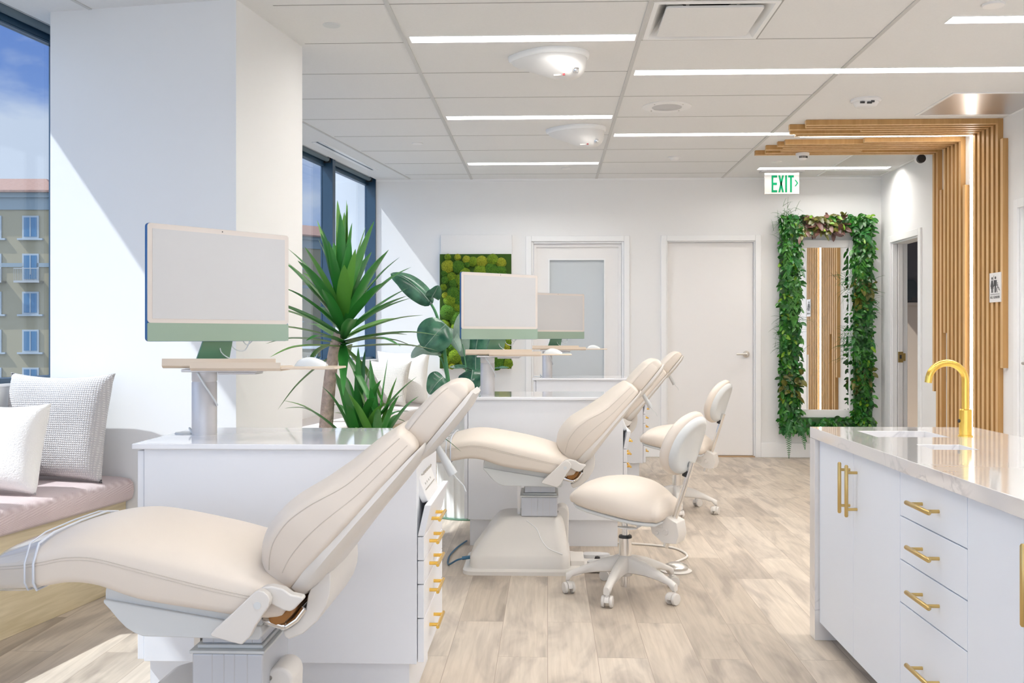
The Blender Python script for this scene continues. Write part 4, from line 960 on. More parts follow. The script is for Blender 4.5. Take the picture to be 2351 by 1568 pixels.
        for off in (-1,1):
            m = MB(); rs = []
            for q, rad in ((.0105,.020),(.012,.0255),(.021,.026),(.0245,.024),(.0252,.012)):
                rs.append([(w0[0]+rad*math.cos(b_)*ct-off*q*s_, w0[1]+rad*math.cos(b_)*s_+off*q*ct, .0262+rad*math.sin(b_)) for b_ in [2*PI*i/28 for i in range(28)]])
            m.rings(rs); obj('wheel', fix(m), M['plastic'], cs)
    return t
make_stool((.353,4.572,0), math.radians(-28), math.radians(176), 0, 'cream operator stool with round back beside the middle dental chair')
make_stool((.862,6.74,0), math.radians(-24), math.radians(193+3), .045, 'taller cream operator stool farther back in front of the white door')

# foot pedal with hose, power cord
t = thing('foot_pedal', 'round chrome foot pedal on the floor behind the near stool', 'foot pedal', (.64,5.02,0))
m = MB(); m.lathe([(0,0),(.075,0),(.078,.006),(.06,.012),(0,.012)], n=36); obj('base', m, M['plastic'], t)
m = MB(); m.lathe([(0,.045),(.03,.044),(.055,.032),(.060,.024),(.058,.012),(0,.012)], n=36); obj('pedal_disc', m, M['steel'], t)
m = MB(); m.tube(cr([(-.02,.07,.012),(.02,.18,.006),(.10,.33,.006),(.06,.52,.006),(-.10,.62,.006),(-.30,.66,.006)], 40), .006, 8); obj('hose', m, M['plastic'], t)
m = MB(); m.tube(cr([(-.39,5.03,.06),(-.45,5.02,.05),(-.505,5.10,.008),(-.52,5.28,.008),(-.50,5.50,.008),(-.46,5.68,.010)], 40), .0045, 8); m.tube([(-.385,5.03,.062),(-.43,5.025,.056)], .009, 10)
tag(obj('power_cord', m, M['bluecable']), 'dark blue power cord curling on the floor left of the middle chair base', 'cord')

# ================================================================== BENCHES AND CUSHIONS
def bench(s0, s1, label, fabric, flabel):
    c = Vector(fp(0, (s0+s1)/2, 0)); L = (s1-s0)/2
    t = thing('window_bench', label, 'bench', c, RZF)
    m = MB(); m.box(.005,.53,-L,L,.0,.405); obj('wood_box', m, M['bench'], t, bevel=.002)
    t2 = thing('bench_cushion', flabel, 'bench cushion', c + Vector((0,0,.405)), RZF)
    n = max(2, int(2*L/1.6)); seg_ = 2*L/n
    rs = []
    prof = [(.012,0),(.545,0),(.568,.012),(.576,.05),(.572,.085),(.555,.104),(.50,.112),(.28,.116),(.03,.110),(.012,.09)]
    m = MB(); m.rings([[(a, y_, c_) for a, c_ in prof] for y_ in (-L+.003, L-.003)]); obj('upholstery', m, M[fabric], t2, bevel=.006, ang=60)
bench(-5.2, -.002, 'pale oak window bench under the nearest window, left of the pillar', 'mauve', 'mauve patterned bench cushion under the nearest window')
bench(.775, 5.16, 'pale oak window bench along the far windows', 'cream_fab', 'oatmeal bench cushion along the far windows')
def pillow(name, loc, w, h, d, rz, tilt, mt, label, noise=.006, seed=1, ears=.10, roll=0):
    rnd = random.Random(seed); m = MB(); NX = 26; vs = []; fs = []
    ph = [rnd.uniform(0,6) for _ in range(6)]
    for side in (1,-1):
        for i in range(NX+1):
            for j in range(NX+1):
                u = -1+2*i/NX; v = -1+2*j/NX
                pin = 1 - ears*(1-u*u)*abs(v)**2; pin2 = 1 - ears*(1-v*v)*abs(u)**2
                x_ = u*w/2*pin2; z_ = v*h/2*pin
                th = d/2*((1-u**4)*(1-v**4))**.5
                th += noise*math.sin(5*u+ph[0]+2*v)*math.sin(4*v+ph[1])*(1-u*u)*(1-v*v)
                vs.append((x_, side*-th, z_))
    n1 = (NX+1)**2
    for q in range(2):
        for i in range(NX):
            for j in range(NX):
                a = q*n1 + i*(NX+1)+j; f = (a, a+NX+1, a+NX+2, a+1); fs.append(f if q == 0 else f[::-1])
    m.add(vs, fs)
    import bmesh
    me = bpy.data.meshes.new(name); me.from_pydata(m.v, [], m.f); bm = bmesh.new(); bm.from_mesh(me); bmesh.ops.remove_doubles(bm, verts=bm.verts[:], dist=.0008); bmesh.ops.recalc_face_normals(bm, faces=bm.faces[:]); bm.to_mesh(me); bm.free()
    me.polygons.foreach_set('use_smooth', [True]*len(me.polygons)); me.materials.append(M[mt])
    o = bpy.data.objects.new(name, me); COL.objects.link(o)
    o.rotation_euler = (Matrix.Rotation(rz,4,'Z') @ Matrix.Rotation(tilt,4,'X') @ Matrix.Rotation(roll,4,'Y')).to_euler(); o.location = loc
    return tag(o, label, 'pillow')
BZ = .519
def atf(n, s, z): return Vector(fp(n, s, z))
pillow('woven_pillow', atf(.275,-.16,BZ+.24), .54, .50, .15, RZF, math.radians(-12), 'weave', 'large white basket-weave pillow leaning on the pillar', seed=2)
pillow('fluffy_pillow', atf(.30,-.56,BZ+.187), .40, .385, .15, RZF+.05, math.radians(-16), 'fluff', 'smaller fluffy white pillow in front of the woven one', seed=3)
pillow('white_pillow', atf(.33,4.99,BZ+.252), .52, .53, .14, RZF+.1, math.radians(-9), 'fluff', 'plain white pillow leaning on the back wall on the far bench', seed=4)
pillow('checked_pillow', atf(.24,4.80,BZ+.212), .44, .44, .13, RZF-.15, math.radians(-17), 'weave2', 'checked linen pillow in front of the white one on the far bench', seed=5)

# ================================================================== PLANTS
def blade(mb, pts, W, up=Vector((0,0,1)), n=12, fold=.25, prof=None):
    S = [Vector(p) for p in cr(pts, n)]; prof = prof or (lambda q: (math.sin(PI*min(1, .12+q*.88)**.8))**.8 if q < 1 else 0)
    vs = []; fs = []; 
    for i, p in enumerate(S):
        tg = (S[min(i+1,n-1)] - S[max(i-1,0)]).normalized(); sd = tg.cross(up)
        if sd.length < .05: sd = tg.cross(Vector((1,0,0)))
        sd.normalize(); nr = sd.cross(tg).normalized(); w = W/2*max(.02, prof(i/(n-1)))
        vs += [p - sd*w + nr*w*fold, p, p + sd*w + nr*w*fold]
    for i in range(n-1):
        a = 3*i; fs += [(a,a+1,a+4,a+3),(a+1,a+2,a+5,a+4)]
    mb.add(vs, fs)
yprof = lambda q: (.45+.55*min(1,q/.35))*(1-max(0,(q-.35)/.65)**1.7)
YP = Vector((-.945,4.36,0))
t = thing('yucca_plant', 'tall yucca with spiky leaves and bare trunk behind the nearest cabinet', 'potted plant', YP)
m = MB(); m.lathe([(0,0),(.15,0),(.17,.02),(.19,.55),(.185,.57),(.17,.57),(.165,.54),(0,.54)], n=36); pot = obj('pot', m, M['pot'], t)
m = MB(); m.lathe([(0,.52),(.166,.52),(.166,.545),(0,.55)], n=30); obj('soil', m, M['soil'], pot)
top = Vector((.035,.0,1.19))
m = MB(); m.tube(cr([(-.045,0,.53,.034),(-.028,0,.75,.031),(-.012,0,.95,.028),(.008,0,1.10,.026)], 20) and [q[:3] for q in cr([(-.045,0,.53),(-.028,0,.75),(-.012,0,.95),(.008,0,1.10),(.03,0,1.185)], 24)], [.034-.012*i/23 for i in range(24)], 16); obj('trunk', m, M['trunk'], t)
rnd = random.Random(11)
m1 = MB(); m2 = MB()
def rosette(c, n, Lr, e0, e1, W, seed, droop=.25, zsp=.1, ms=None):
    r_ = random.Random(seed)
    for i in range(n):
        q = i/(n-1); az = i*2.39996 + r_.uniform(-.25,.25); el = math.radians(e0 + (e1-e0)*q + r_.uniform(-9,9)); L = Lr*r_.uniform(.75,1.08)
        base = c + Vector((0,0,zsp*(1-q)*-1+zsp*.5)) if False else c + Vector((0,0,-zsp*q))
        d = Vector((math.cos(az)*math.cos(el), math.sin(az)*math.cos(el), math.sin(el)))
        dr = droop*max(0, math.cos(el))*r_.uniform(.5,1.4)
        P_ = [base, base + d*L*.33 + Vector((0,0,-dr*.03*L)), base + d*L*.68 + Vector((0,0,-dr*.30*L)), base + d*L*.97 + Vector((0,0,-dr*1.0*L))]
        blade(ms[0] if r_.random() < .7 else ms[1], P_, W*r_.uniform(.8,1.15), n=14, fold=.30, prof=yprof)
rosette(Vector((.05,0,1.31)), 56, .47, 84, 4, .058, 5, .14, .19, (m1, m2))
rosette(Vector((.05,0,1.15)), 6, .36, 0, -50, .045, 6, .25, .04, (m1, m2))
rosette(Vector((.11,.03,.71)), 26, .47, 84, 24, .046, 9, .35, .06, (m1, m2))
rosette(Vector((.20,-.02,.69)), 18, .43, 80, 22, .042, 12, .35, .05, (m1, m2))
obj('side_shoot', MB().tube([(.06,.02,.54),(.10,.03,.60),(.11,.03,.70)], .016, 10), M['trunk'], t); obj('side_shoot', MB().tube([(.08,-.01,.54),(.17,-.02,.60),(.20,-.02,.68)], .014, 10), M['trunk'], t)
obj('dark_leaves', m1, M['yleaf'], t, ang=80); obj('light_leaves', m2, M['yleaf2'], t, ang=80)

# bird of paradise in fluted planter
BP = Vector((-.52,6.56,0))
t = thing('fluted_planter', 'white fluted planter behind the middle cabinet', 'planter', BP)
rs = []; NF = 144
for r_, z in ((.19,0),(.20,.01),(.22,.70),(.215,.715)):
    rs.append([((r_-.010*abs(math.sin(a*16))**.5)*math.cos(a), (r_-.010*abs(math.sin(a*16))**.5)*math.sin(a), z) for a in [2*PI*i/NF*1.0 for i in range(NF)]])
m = MB(); m.rings(rs); obj('fluted_pot', m, M['pot'], t)
m = MB(); m.lathe([(0,.0),(.205,.0),(.212,.002),(.212,.008),(0,.008)], n=40); obj('saucer', m, M['greenstand'], t)
t = thing('bird_of_paradise_plant', 'broad-leaved plant with tall stems in front of the moss panel', 'potted plant', BP + Vector((0,0,.715)))
def bpt(px, py, zc=6.5):   # photo point at that depth -> local coordinates of the plant
    th = math.radians(2.04); xc = (px-1175.5)/2300*zc; z = CAMZ-(py-773)/2300*zc
    return Vector((xc*math.cos(th)-zc*math.sin(th), xc*math.sin(th)+zc*math.cos(th), z)) - BP - Vector((0,0,.715))
lprof = lambda q: max(.02, math.sin(PI*min(1,q*.97+.03))**.62*(1.05-.25*q))
def stem(pts, r=.008, n=20):
    m = MB(); S = cr([tuple(p) for p in pts], n); m.tube(S, [r*(1-.45*i/(n-1)) for i in range(n)], 10); obj('stem', m, M['stem'], t)
def leaf(pts, W, mt='broad', up=(0,-.6,.8), fold=.25):
    m = MB(); blade(m, [tuple(p) for p in pts], W, Vector(up), n=18, fold=fold, prof=lprof); o = obj('leaf', m, M[mt], t, ang=80)
    s_ = o.modifiers.new('sol', 'SOLIDIFY'); s_.thickness = .0012
    m = MB(); m.tube([Vector(q)+Vector((0,-.0015,.0)) for q in cr([tuple(p) for p in pts], 14)], [.0035-.0025*i/13 for i in range(14)], 6); obj('midrib', m, M['broad_pale'], o)
O_ = Vector((0,0,-.02))
stem([O_+Vector((-.03,0,0)), bpt(1035,900), bpt(1018,790), bpt(1003,725), bpt(985,690)], .014)
leaf([bpt(990,698), bpt(965,668), bpt(930,640), bpt(897,628)], .17, up=(0,-.75,.65), fold=-.35)
leaf([bpt(985,692,6.42), bpt(993,680,6.36), bpt(1000,668,6.33), bpt(1006,655,6.3)], .10, 'broad', up=(.4,-.8,.4))
stem([O_+Vector((-.05,0,0)), bpt(1030,880), bpt(1016,830), bpt(1003,812)], .007)
stem([O_+Vector((-.03,-.02,0)), bpt(1030,900), bpt(1022,800), bpt(1013,760)], .009)
leaf([bpt(1024,745,6.4), bpt(1005,762,6.36), bpt(985,785,6.34), bpt(972,800,6.34)], .25, up=(.1,-1,.25), fold=.15)
leaf([bpt(1012,812,6.5), bpt(990,805,6.45), bpt(965,805,6.42), bpt(944,822,6.4)], .10, 'broad_pale', up=(0,-.8,.6))
leaf([bpt(1000,812,6.5), bpt(1006,805,6.5), bpt(1011,797,6.5), bpt(1012,790,6.5)], .07, up=(.5,-.8,0))
stem([O_+Vector((.0,.02,0)), bpt(1072,870), bpt(1068,830), bpt(1062,790)], .006)
leaf([bpt(1064,818,6.5), bpt(1060,785,6.5), bpt(1056,750,6.5), bpt(1062,716,6.52)], .11, 'broad_pale', up=(.25,-1,0), fold=.5)
leaf([bpt(1018,762,6.55), bpt(1030,765,6.5), bpt(1045,785,6.45), bpt(1056,808,6.4)], .09, 'broad_pale', up=(.2,-.9,.4))
stem([O_+Vector((.05,.02,0)), bpt(1090,890,6.6), bpt(1092,850,6.6)], .007)
leaf([bpt(1092,862,6.6), bpt(1092,820,6.6), bpt(1095,785,6.6), bpt(1108,745,6.6)], .22, up=(.1,-1,.1), fold=.2)
leaf([bpt(1085,850,6.3), bpt(1083,865,6.25), bpt(1078,885,6.22), bpt(1074,908,6.2)], .17, up=(-.15,-1,.2), fold=.15)
leaf([bpt(1018,866,6.3), bpt(1008,874,6.26), bpt(998,886,6.24), bpt(985,905,6.2)], .15, up=(.2,-.9,.3), fold=.25)
leaf([bpt(1082,850,6.3), bpt(1065,845,6.25), bpt(1045,846,6.2), bpt(1032,842,6.2)], .06, up=(0,-.5,.9), fold=.5)
leaf([bpt(1130,846,6.35), bpt(1142,845,6.3), bpt(1155,844,6.28), bpt(1168,844,6.26)], .035, up=(0,-.5,.9))
stem([O_+Vector((.04,0,0)), bpt(1085,900), bpt(1084,870), bpt(1084,851)], .006)

# moss panel
MX0, MX1 = -1.048, -.352
t = thing('moss_picture', 'white wall panel covered with green moss mounds', 'wall art', (0,YB,0))
m = MB(); m.box(MX0+.005, MX1+.004, -.04, 0, .855, 2.165); obj('backing_board', m, M['signwhite'], t, bevel=.002)
m = MB(); m.box(MX0-.004, MX1-.002, -.062, -.04, .86, 1.975); obj('moss_base', m, M['mossbase'], t)
rnd = random.Random(4); pts = []
tries = 0
while len(pts) < 98 and tries < 30000:
    tries += 1; r_ = rnd.choice([.050,.058,.066,.076,.082] if len(pts) < 60 else [.034,.042,.050]); x_ = rnd.uniform(MX0+r_*.7, MX1-r_*.7); z_ = rnd.uniform(.862+r_*.7, 1.972-r_*.7)
    if all((x_-a)**2 + (z_-c)**2 > ((r_+q)*.58)**2 for a, c, q in pts): pts.append((x_, z_, r_))
for x_, z_, r_ in pts:
    m = MB(); rs = []
    for i in range(9):
        a = PI/2*i/8; rr_ = r_*math.cos(a)+.0005; hh = (.022+r_*.45)*math.sin(a)
        rs.append([(x_+rr_*math.cos(b_)*(1+rnd.uniform(-.07,.07)), -.060-hh*(1+rnd.uniform(-.08,.08)), z_+rr_*math.sin(b_)*(1+rnd.uniform(-.07,.07))) for b_ in [2*PI*j/22 for j in range(22)]])
    m.rings(rs); obj('moss_mound', fix(m), M['moss'][rnd.choice([0,0,1,2,2,0])], t, ang=120)

# mirror with leafy frame
t = thing('wall_mirror', 'tall mirror in a white frame reflecting the slatted wall', 'mirror', (0,YB,0))
gx0, gx1, gz0, gz1 = 2.395, 2.905, .465, 2.03
m = MB(); fw = .075
for q in ((gx0-fw,gx0,gz0-fw,gz1+fw),(gx1,gx1+fw,gz0-fw,gz1+fw)): m.box(q[0],q[1],-.035,0,q[2],q[3])
m.box(gx0,gx1,-.035,0,gz0-fw,gz0); m.box(gx0,gx1,-.035,0,gz1,gz1+fw); obj('frame', m, M['trim'], t, bevel=.004)
m = MB(); m.box(gx0,gx1,-.02,-.012,gz0,gz1); obj('mirror_glass', m, M['mirror'], t, smooth=False)
t = thing('leaf_garland', 'lush frame of green leaves, ferns and grasses around the mirror', 'garland', (0,YB,0))
ox0, ox1, oz0, oz1, gw = 2.235, 3.11, .26, 2.31, .20
m = MB(); m.box(ox0,ox0+gw-.03,-.08,-.036,oz0,oz1); m.box(ox1-gw+.03,ox1,-.08,-.036,oz0,oz1); m.box(ox0+gw-.03,ox1-gw+.03,-.08,-.036,oz1-gw+.06,oz1); m.box(ox0+gw-.03,ox1-gw+.03,-.08,-.036,oz0,oz0+.13); obj('moss_backing', m, M['ldark'], t)
G_ = {k_: MB() for k_ in ('ldark','lmid','llime','lolive','lplum','lfern')}
rnd = random.Random(21)
def zone(x_, z_):
    if z_ > oz1-gw and 2.42 < x_ < 2.85: return ['lolive']*4+['lplum']*4+['llime']*2+['lmid','ldark']
    if z_ < .55 and x_ < 2.5: return ['lfern']*3+['lmid']*3+['ldark']*2
    if .60 < z_ < .85: return ['lolive']*2+['ldark']*5+['lmid']*2
    if x_ > 2.8 and 1.45 < z_ < 1.75: return ['ldark']*4+['lolive']*2+['lmid']
    return ['lmid']*5+['ldark']*4+['llime']*1+['lfern']*2
def gleaf(x_, z_, L, W, kk, up=False):
    az = rnd.uniform(0,2*PI); out = rnd.uniform(.15,.9)
    d = Vector((math.cos(az), -out, math.sin(az)*.8 - .25)).normalized()
    if up: d = Vector((rnd.uniform(-.5,.5), -.6, rnd.uniform(-1,.2))).normalized()
    p = Vector((x_, -.06-rnd.uniform(0,.05), z_)); q = p + d*L*.5 + Vector((0,0,.0)); e = p + d*L + Vector((0,0,-L*.25))
    blade(G_[kk], [tuple(p), tuple(q), tuple(e)], W, Vector((rnd.uniform(-.6,.6),-1,rnd.uniform(-.2,.8))), n=6, fold=.22, prof=lambda s_: max(.03, math.sin(PI*min(1,s_*.95+.05))**.8))
def rp():
    per = rnd.random()
    if per < .38: return rnd.uniform(ox0, ox0+gw-.01), rnd.uniform(oz0-.0, oz1)
    if per < .76: return rnd.uniform(ox1-gw+.01, ox1), rnd.uniform(oz0, oz1)
    if per < .92: return rnd.uniform(ox0, ox1), rnd.uniform(oz1-gw+.06, oz1+.02)
    return rnd.uniform(ox0, ox1), rnd.uniform(oz0-.01, oz0+.13)
for i in range(2600):
    x_, z_ = rp(); kk = rnd.choice(zone(x_, z_)); L = rnd.uniform(.036,.070) if kk != 'lolive' and kk != 'lplum' else rnd.uniform(.06,.095)
    gleaf(x_, z_, L, L*rnd.uniform(.42,.62), kk)
# grass tufts
for (tx, tz, n_, L_) in ((2.30,2.27,110,.16),(2.33,1.30,120,.15),(2.30,1.12,110,.16),(3.03,1.52,120,.16),(2.92,1.10,80,.15),(3.02,1.10,60,.12),(2.92,1.70,50,.13)):
    for i in range(n_):
        az = rnd.uniform(0,2*PI); p = Vector((tx+rnd.gauss(0,.05), -.07, tz+rnd.gauss(0,.07))); d = Vector((math.cos(az)*1.2, -.5, math.sin(az)+.15)).normalized(); L = L_*rnd.uniform(.5,1)
        blade(G_['lfern'], [tuple(p), tuple(p+d*L*.55), tuple(p+d*L+Vector((0,0,-L*.2)))], .004, Vector((0,-1,.2)), n=4, fold=0, prof=lambda s_: 1-.8*s_)
# hanging strands and ferns
for (tx, z1_, z0_) in ((2.29,2.05,1.75),(2.98,1.95,1.55),(3.0,1.9,1.5),(3.03,.95,.6),(2.40,1.75,1.45),(2.34,1.7,1.35)):
    for i in range(60):
        z_ = rnd.uniform(z0_, z1_); p = Vector((tx+rnd.gauss(0,.012), -.11-rnd.uniform(0,.02), z_)); sg = rnd.choice((-1,1))
        blade(G_['lmid'], [tuple(p), tuple(p+Vector((sg*.02,-.005,-.02))), tuple(p+Vector((sg*.03,-.005,-.045)))], .010, Vector((0,-1,.2)), n=4, fold=.1, prof=lambda s_: max(.05, math.sin(PI*min(1,s_*.9+.1))))
def fern(p, d, L):
    S = cr([tuple(p), tuple(p+d*L*.5), tuple(p+d*L+Vector((0,0,-L*.12)))], 22)
    for i, q in enumerate(S[1:]):
        w = .040*math.sin(PI*min(1,(i+3)/24))**.8*(1-.6*i/22); tg = d; sd = tg.cross(Vector((0,-1,.1))).normalized()
        for sg in (-1,1):
            e = Vector(q)+sd*sg*w+tg*w*.45; blade(G_['lfern'], [q, tuple((Vector(q)+e)/2+Vector((0,-.003,0))), tuple(e)], .011, Vector((0,-1,.1)), n=4, fold=.1, prof=lambda s_: 1-.75*s_)
for (p, d, L) in (((2.31,-.10,.34),(-.05,-.25,-1),.30),((2.42,-.10,.38),(.12,-.25,-1),.26),((2.37,-.10,.36),(.45,-.3,-.8),.2),((2.36,-.10,1.95),(.35,-.3,-.8),.22),((2.33,-.10,1.93),(-.2,-.3,-.9),.2),((3.0,-.10,2.18),(.5,-.3,-.7),.2),((2.34,-.1,.40),(-.35,-.3,-.8),.2)):
    fern(Vector(p), Vector(d).normalized(), L)
for k_, mb in G_.items():
    nm = {'ldark':'dark_leaves','lmid':'mid_green_leaves','llime':'lime_leaves','lolive':'olive_leaves','lplum':'plum_leaves','lfern':'fern_fronds'}[k_]
    o = obj(nm, mb, M[k_], t, ang=80); o['kind'] = 'stuff'

# object on the dark wall of the room beyond
m = MB(); m.prism([(-.10,-.10),(-.04,-.10),(-.04,-.13),(.04,-.13),(.04,-.10),(.10,-.10),(.10,-.03),(.13,-.03),(.13,.05),(.10,.05),(.10,.08),(.06,.12),(-.06,.12),(-.10,.08),(-.10,.05),(-.13,.05),(-.13,-.03),(-.10,-.03)], -.03, 0, lambda a, c, q: (a, q, c))
o = obj('wall_bracket', fix(m), mat('bracket_slate',(.05,.06,.065),.4)); o.location = (4.43, 12.50, 1.75); tag(o, 'dark notched wall bracket seen through the open doorway', 'bracket')

# ================================================================== OUTSIDE
b = MB(); b.box(-160,120,-60,200,-9.2,-9.0); o = struct('ground', b, mat('asphalt',(.22,.24,.25),.9), smooth=False)
stucco = mat('stucco', (.30,.25,.15), .9, noise=(.2,.08)); stucco2 = mat('stucco_grey', (.22,.26,.27), .9); roofm = mat('clay_roof', (.30,.17,.12), .8, bump=(3,.6,.1)); wtrim = mat('pale_trim', (.34,.37,.38), .7); wglass = mat('dark_pane', (.05,.14,.24), .1)
def building(loc, rz, W, H, D_, cols, rows, label, spacing=2.8, first=1.6):
    t = thing('apartment_building', label, 'building', loc, rz)
    m = MB(); m.box(-W,0,0,D_,0,H); obj('wall', m, stucco, t, smooth=False)
    m = MB(); m.box(-W-.01,.01,-.10,0,H-5.2,H-4.9); m.box(-W-.2,.2,-.35,D_,H,H+.35); m.box(-W-.05,.05,-.12,0,H-.9,H-.0); obj('cornice', m, stucco2, t, smooth=False)
    m = MB(); m.rings([[(-W-.5,-.7,H+.35),(.5,-.7,H+.35),(.5,D_+.5,H+.35),(-W-.5,D_+.5,H+.35)], [(-W-.5,-.7,H+.5),(.5,-.7,H+.5),(.5,D_+.5,H+.5),(-W-.5,D_+.5,H+.5)], [(-W+3,D_*.5-.5,H+2.3),(-3,D_*.5-.5,H+2.3),(-3,D_*.5+.5,H+2.3),(-W+3,D_*.5+.5,H+2.3)]]); obj('roof', m, roofm, t, smooth=False)
    for c in range(cols):
        xc = -first - c*spacing
        for r_ in range(rows):
            zc = H - 2.2 - r_*2.85; bal = (r_ % 3 == 1)
            m = MB(); m.box(xc-.62,xc+.62,-.10,0,zc-(1.2 if bal else .85),zc+.85); 
            if not bal: m.box(xc-.95,xc+.95,-.22,0,zc-.98,zc-.85)
            f = obj('window', m, wtrim, t, smooth=False)
            m = MB(); m.box(xc-.48,xc+.48,-.12,-.10,zc-(1.05 if bal else .72),zc+.72); obj('pane', m, wglass, f, smooth=False)
            m = MB(); m.box(xc-.04,xc+.04,-.14,-.12,zc-.72,zc+.72); obj('mullion', m, wtrim, f, smooth=False)
            if bal:
                m = MB(); m.box(xc-.95,xc+.95,-.75,0,zc-1.35,zc-1.2)
                for i in range(15): m.box(xc-.93+i*.13,xc-.91+i*.13,-.74,-.72,zc-1.2,zc-.3)
                m.box(xc-.95,xc+.95,-.76,-.70,zc-.32,zc-.26); obj('balcony', m, M['screw'], t, smooth=False)
    return t
building((-37.2,74,-9), .04, 18, 20.6, 12, 5, 6, 'ochre apartment building with clay tile roof seen through the nearest window')
bld = building((-9.0,126,-9), math.radians(48), 42, 20.6, 12, 9, 6, 'long apartment building with tiled roof seen through the far windows', spacing=4.2)
def tree(loc, h, r_, seed, label, name='tree'):
    t = thing(name, label, 'tree', loc, 0, 'trees outside the far windows'); rn = random.Random(seed)
    m = MB(); m.tube([(0,0,0),(.1,0,h*.3),(0,.1,h*.6)], [.22,.16,.08], 10); obj('trunk', m, M['trunk'], t)
    m = MB()
    for i in range(900):
        a = rn.uniform(0,2*PI); e = math.asin(rn.uniform(-.9,1)); q = r_*rn.uniform(.55,1)
        p = Vector((q*math.cos(a)*math.cos(e), q*math.sin(a)*math.cos(e), h*.62+q*.9*math.sin(e))); d = Vector((rn.gauss(0,1),rn.gauss(0,1),rn.gauss(0,1))).normalized()
        s_ = rn.uniform(.25,.5); e2 = d.cross(Vector((rn.random(),rn.random(),rn.random()))).normalized()
        m.add([p-d*s_, p+e2*s_*.5, p+d*s_, p-e2*s_*.5], [(0,1,2,3)])
    o = obj('crown', m, mat('tree_leaf',(.035,.07,.06),.8), t, smooth=False); return t
tree((-8.2,38,-9), 11.5, 2.6, 1, 'dark leafy tree outside the far windows, leftmost')
tree((-2.6,43,-9), 11.8, 2.6, 2, 'dark leafy tree outside the far windows, middle')
tree((-14.0,47,-9), 11.0, 2.8, 3, 'dark leafy tree outside, behind the others')
m = MB(); rn = random.Random(3)
def twig(p, d, L, r_, lv):
    q = p + d*L; m.tube([p, p+d*L*.5+Vector((rn.gauss(0,.01),0,0)), q], [r_, r_*.8, r_*.6], 6)
    if lv:
        for i in range(3): twig(p+d*L*rn.uniform(.4,1), (d+Vector((rn.gauss(0,.5),rn.gauss(0,.4),rn.gauss(0.2,.3)))).normalized(), L*.6, r_*.6, lv-1)
for i in range(7): twig(Vector((-3.6+i*.35,13.2+rn.uniform(-.3,.3),.0)), Vector((rn.gauss(0,.15),0,1)).normalized(), .62, .012, 3)
tag(obj('bare_shrub', m, M['trim']), 'pale bare branches outside the lower far window', 'shrub')
m = MB(); m.box(-6,.5,14.0,14.04,1.0,1.04); m.box(-6,.5,14.0,14.03,.6,.62); m.box(-6,.5,14.0,14.03,.8,.82)
for i in range(12): m.box(-6+i*.58,-5.96+i*.58,14.0,14.04,-.2,1.02)
tag(obj('terrace_railing', m, M['steel']), 'thin steel railing outside the far windows', 'railing')
m = MB(); m.box(-7,1,12.6,16,-.3,-.2); o = struct('terrace_floor', m, M['gap'], smooth=False)

# ================================================================== LIGHT
d = (N*1 + U*.5 + Vector((0,0,-1.37))).normalized()
sl_ = bpy.data.lights.new('sun', 'SUN'); sl_.energy = 6.0; sl_.angle = math.radians(.7); sl_.color = (1,.96,.90)
so = bpy.data.objects.new('sun', sl_); COL.objects.link(so); so.rotation_euler = d.to_track_quat('-Z','Y').to_euler(); so.location = (-12,0,12)

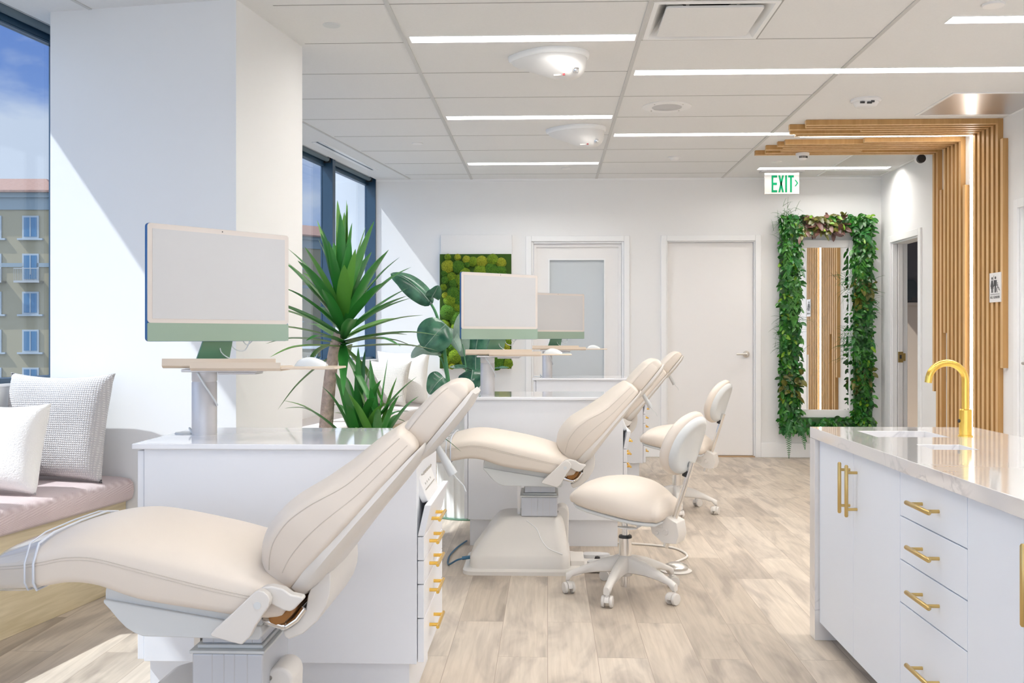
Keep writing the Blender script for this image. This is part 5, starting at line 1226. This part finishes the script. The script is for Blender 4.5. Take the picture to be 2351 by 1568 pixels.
w = bpy.data.worlds.new('world'); SC.world = w; w.use_nodes = True; nt = w.node_tree; nt.nodes.clear()
out = nt.nodes.new('ShaderNodeOutputWorld'); bg = nt.nodes.new('ShaderNodeBackground'); tc = nt.nodes.new('ShaderNodeTexCoord')
sep = nt.nodes.new('ShaderNodeSeparateXYZ'); nt.links.new(tc.outputs['Generated'], sep.inputs[0])
sky = ramp(nt, sep.outputs['Z'], [(.0,(.62,.62,.62)), (.02,(.34,.48,.74)), (.30,(.13,.24,.58)), (1.0,(.12,.22,.55))])
cl = nt.nodes.new('ShaderNodeTexNoise'); cl.inputs['Scale'].default_value = 3.2; cl.inputs['Detail'].default_value = 7; cl.inputs['Roughness'].default_value = .55
nt.links.new(mapping(nt, tc.outputs['Generated'], scale=(1,1,2.6), loc=(.3,.1,.55)), cl.inputs['Vector'])
cm = ramp(nt, cl.outputs['Fac'], [(.44,(0,0,0)), (.58,(1,1,1))])
hz = ramp(nt, sep.outputs['Z'], [(.0,(0,0,0)),(.03,(1,1,1))])
cf = mixc(nt, 1.0, cm.outputs[0], hz.outputs[0], 'MULTIPLY')
vis = mixc(nt, cf, sky.outputs[0], (.66,.70,.78))
# extra glow added to the sky behind the camera to fill the room
dp = nt.nodes.new('ShaderNodeVectorMath'); dp.operation = 'DOT_PRODUCT'; nt.links.new(tc.outputs['Generated'], dp.inputs[0])
sv = Vector((-.35,-.90,.25)).normalized(); dp.inputs[1].default_value = tuple(sv)
gl = ramp(nt, dp.outputs['Value'], [(.0,(0,0,0)), (.35,(.25,.27,.29)), (.75,(.8,.84,.9)), (1.0,(1,1,1))])
gm = mixc(nt, 1.0, gl.outputs[0], (.98,1.10,1.28), 'MULTIPLY')
nt.links.new(mixc(nt, 1.0, vis, gm, 'ADD'), bg.inputs[0]); bg.inputs[1].default_value = 1.0
nt.links.new(bg.outputs[0], out.inputs[0])

# ================================================================== CAMERA
cam = bpy.data.cameras.new('camera'); co = bpy.data.objects.new('camera', cam); COL.objects.link(co)
co.location = (0,0,CAMZ); co.rotation_euler = (PI/2, 0, math.radians(2.04)); cam.sensor_width = 36; cam.lens = 2300/2351*36; cam.shift_y = -11/2351; cam.clip_end = 500; cam.clip_start = .05
SC.camera = co
SC.view_settings.view_transform = 'Standard'; SC.view_settings.look = 'None'; SC.view_settings.exposure = .12; SC.view_settings.gamma = 1; SC.view_settings.use_curve_mapping = False
SC.cycles.max_bounces = 10; SC.cycles.diffuse_bounces = 6; SC.cycles.glossy_bounces = 4; SC.cycles.transparent_max_bounces = 12
SC.cycles.use_denoising = True; SC.cycles.sample_clamp_indirect = 6
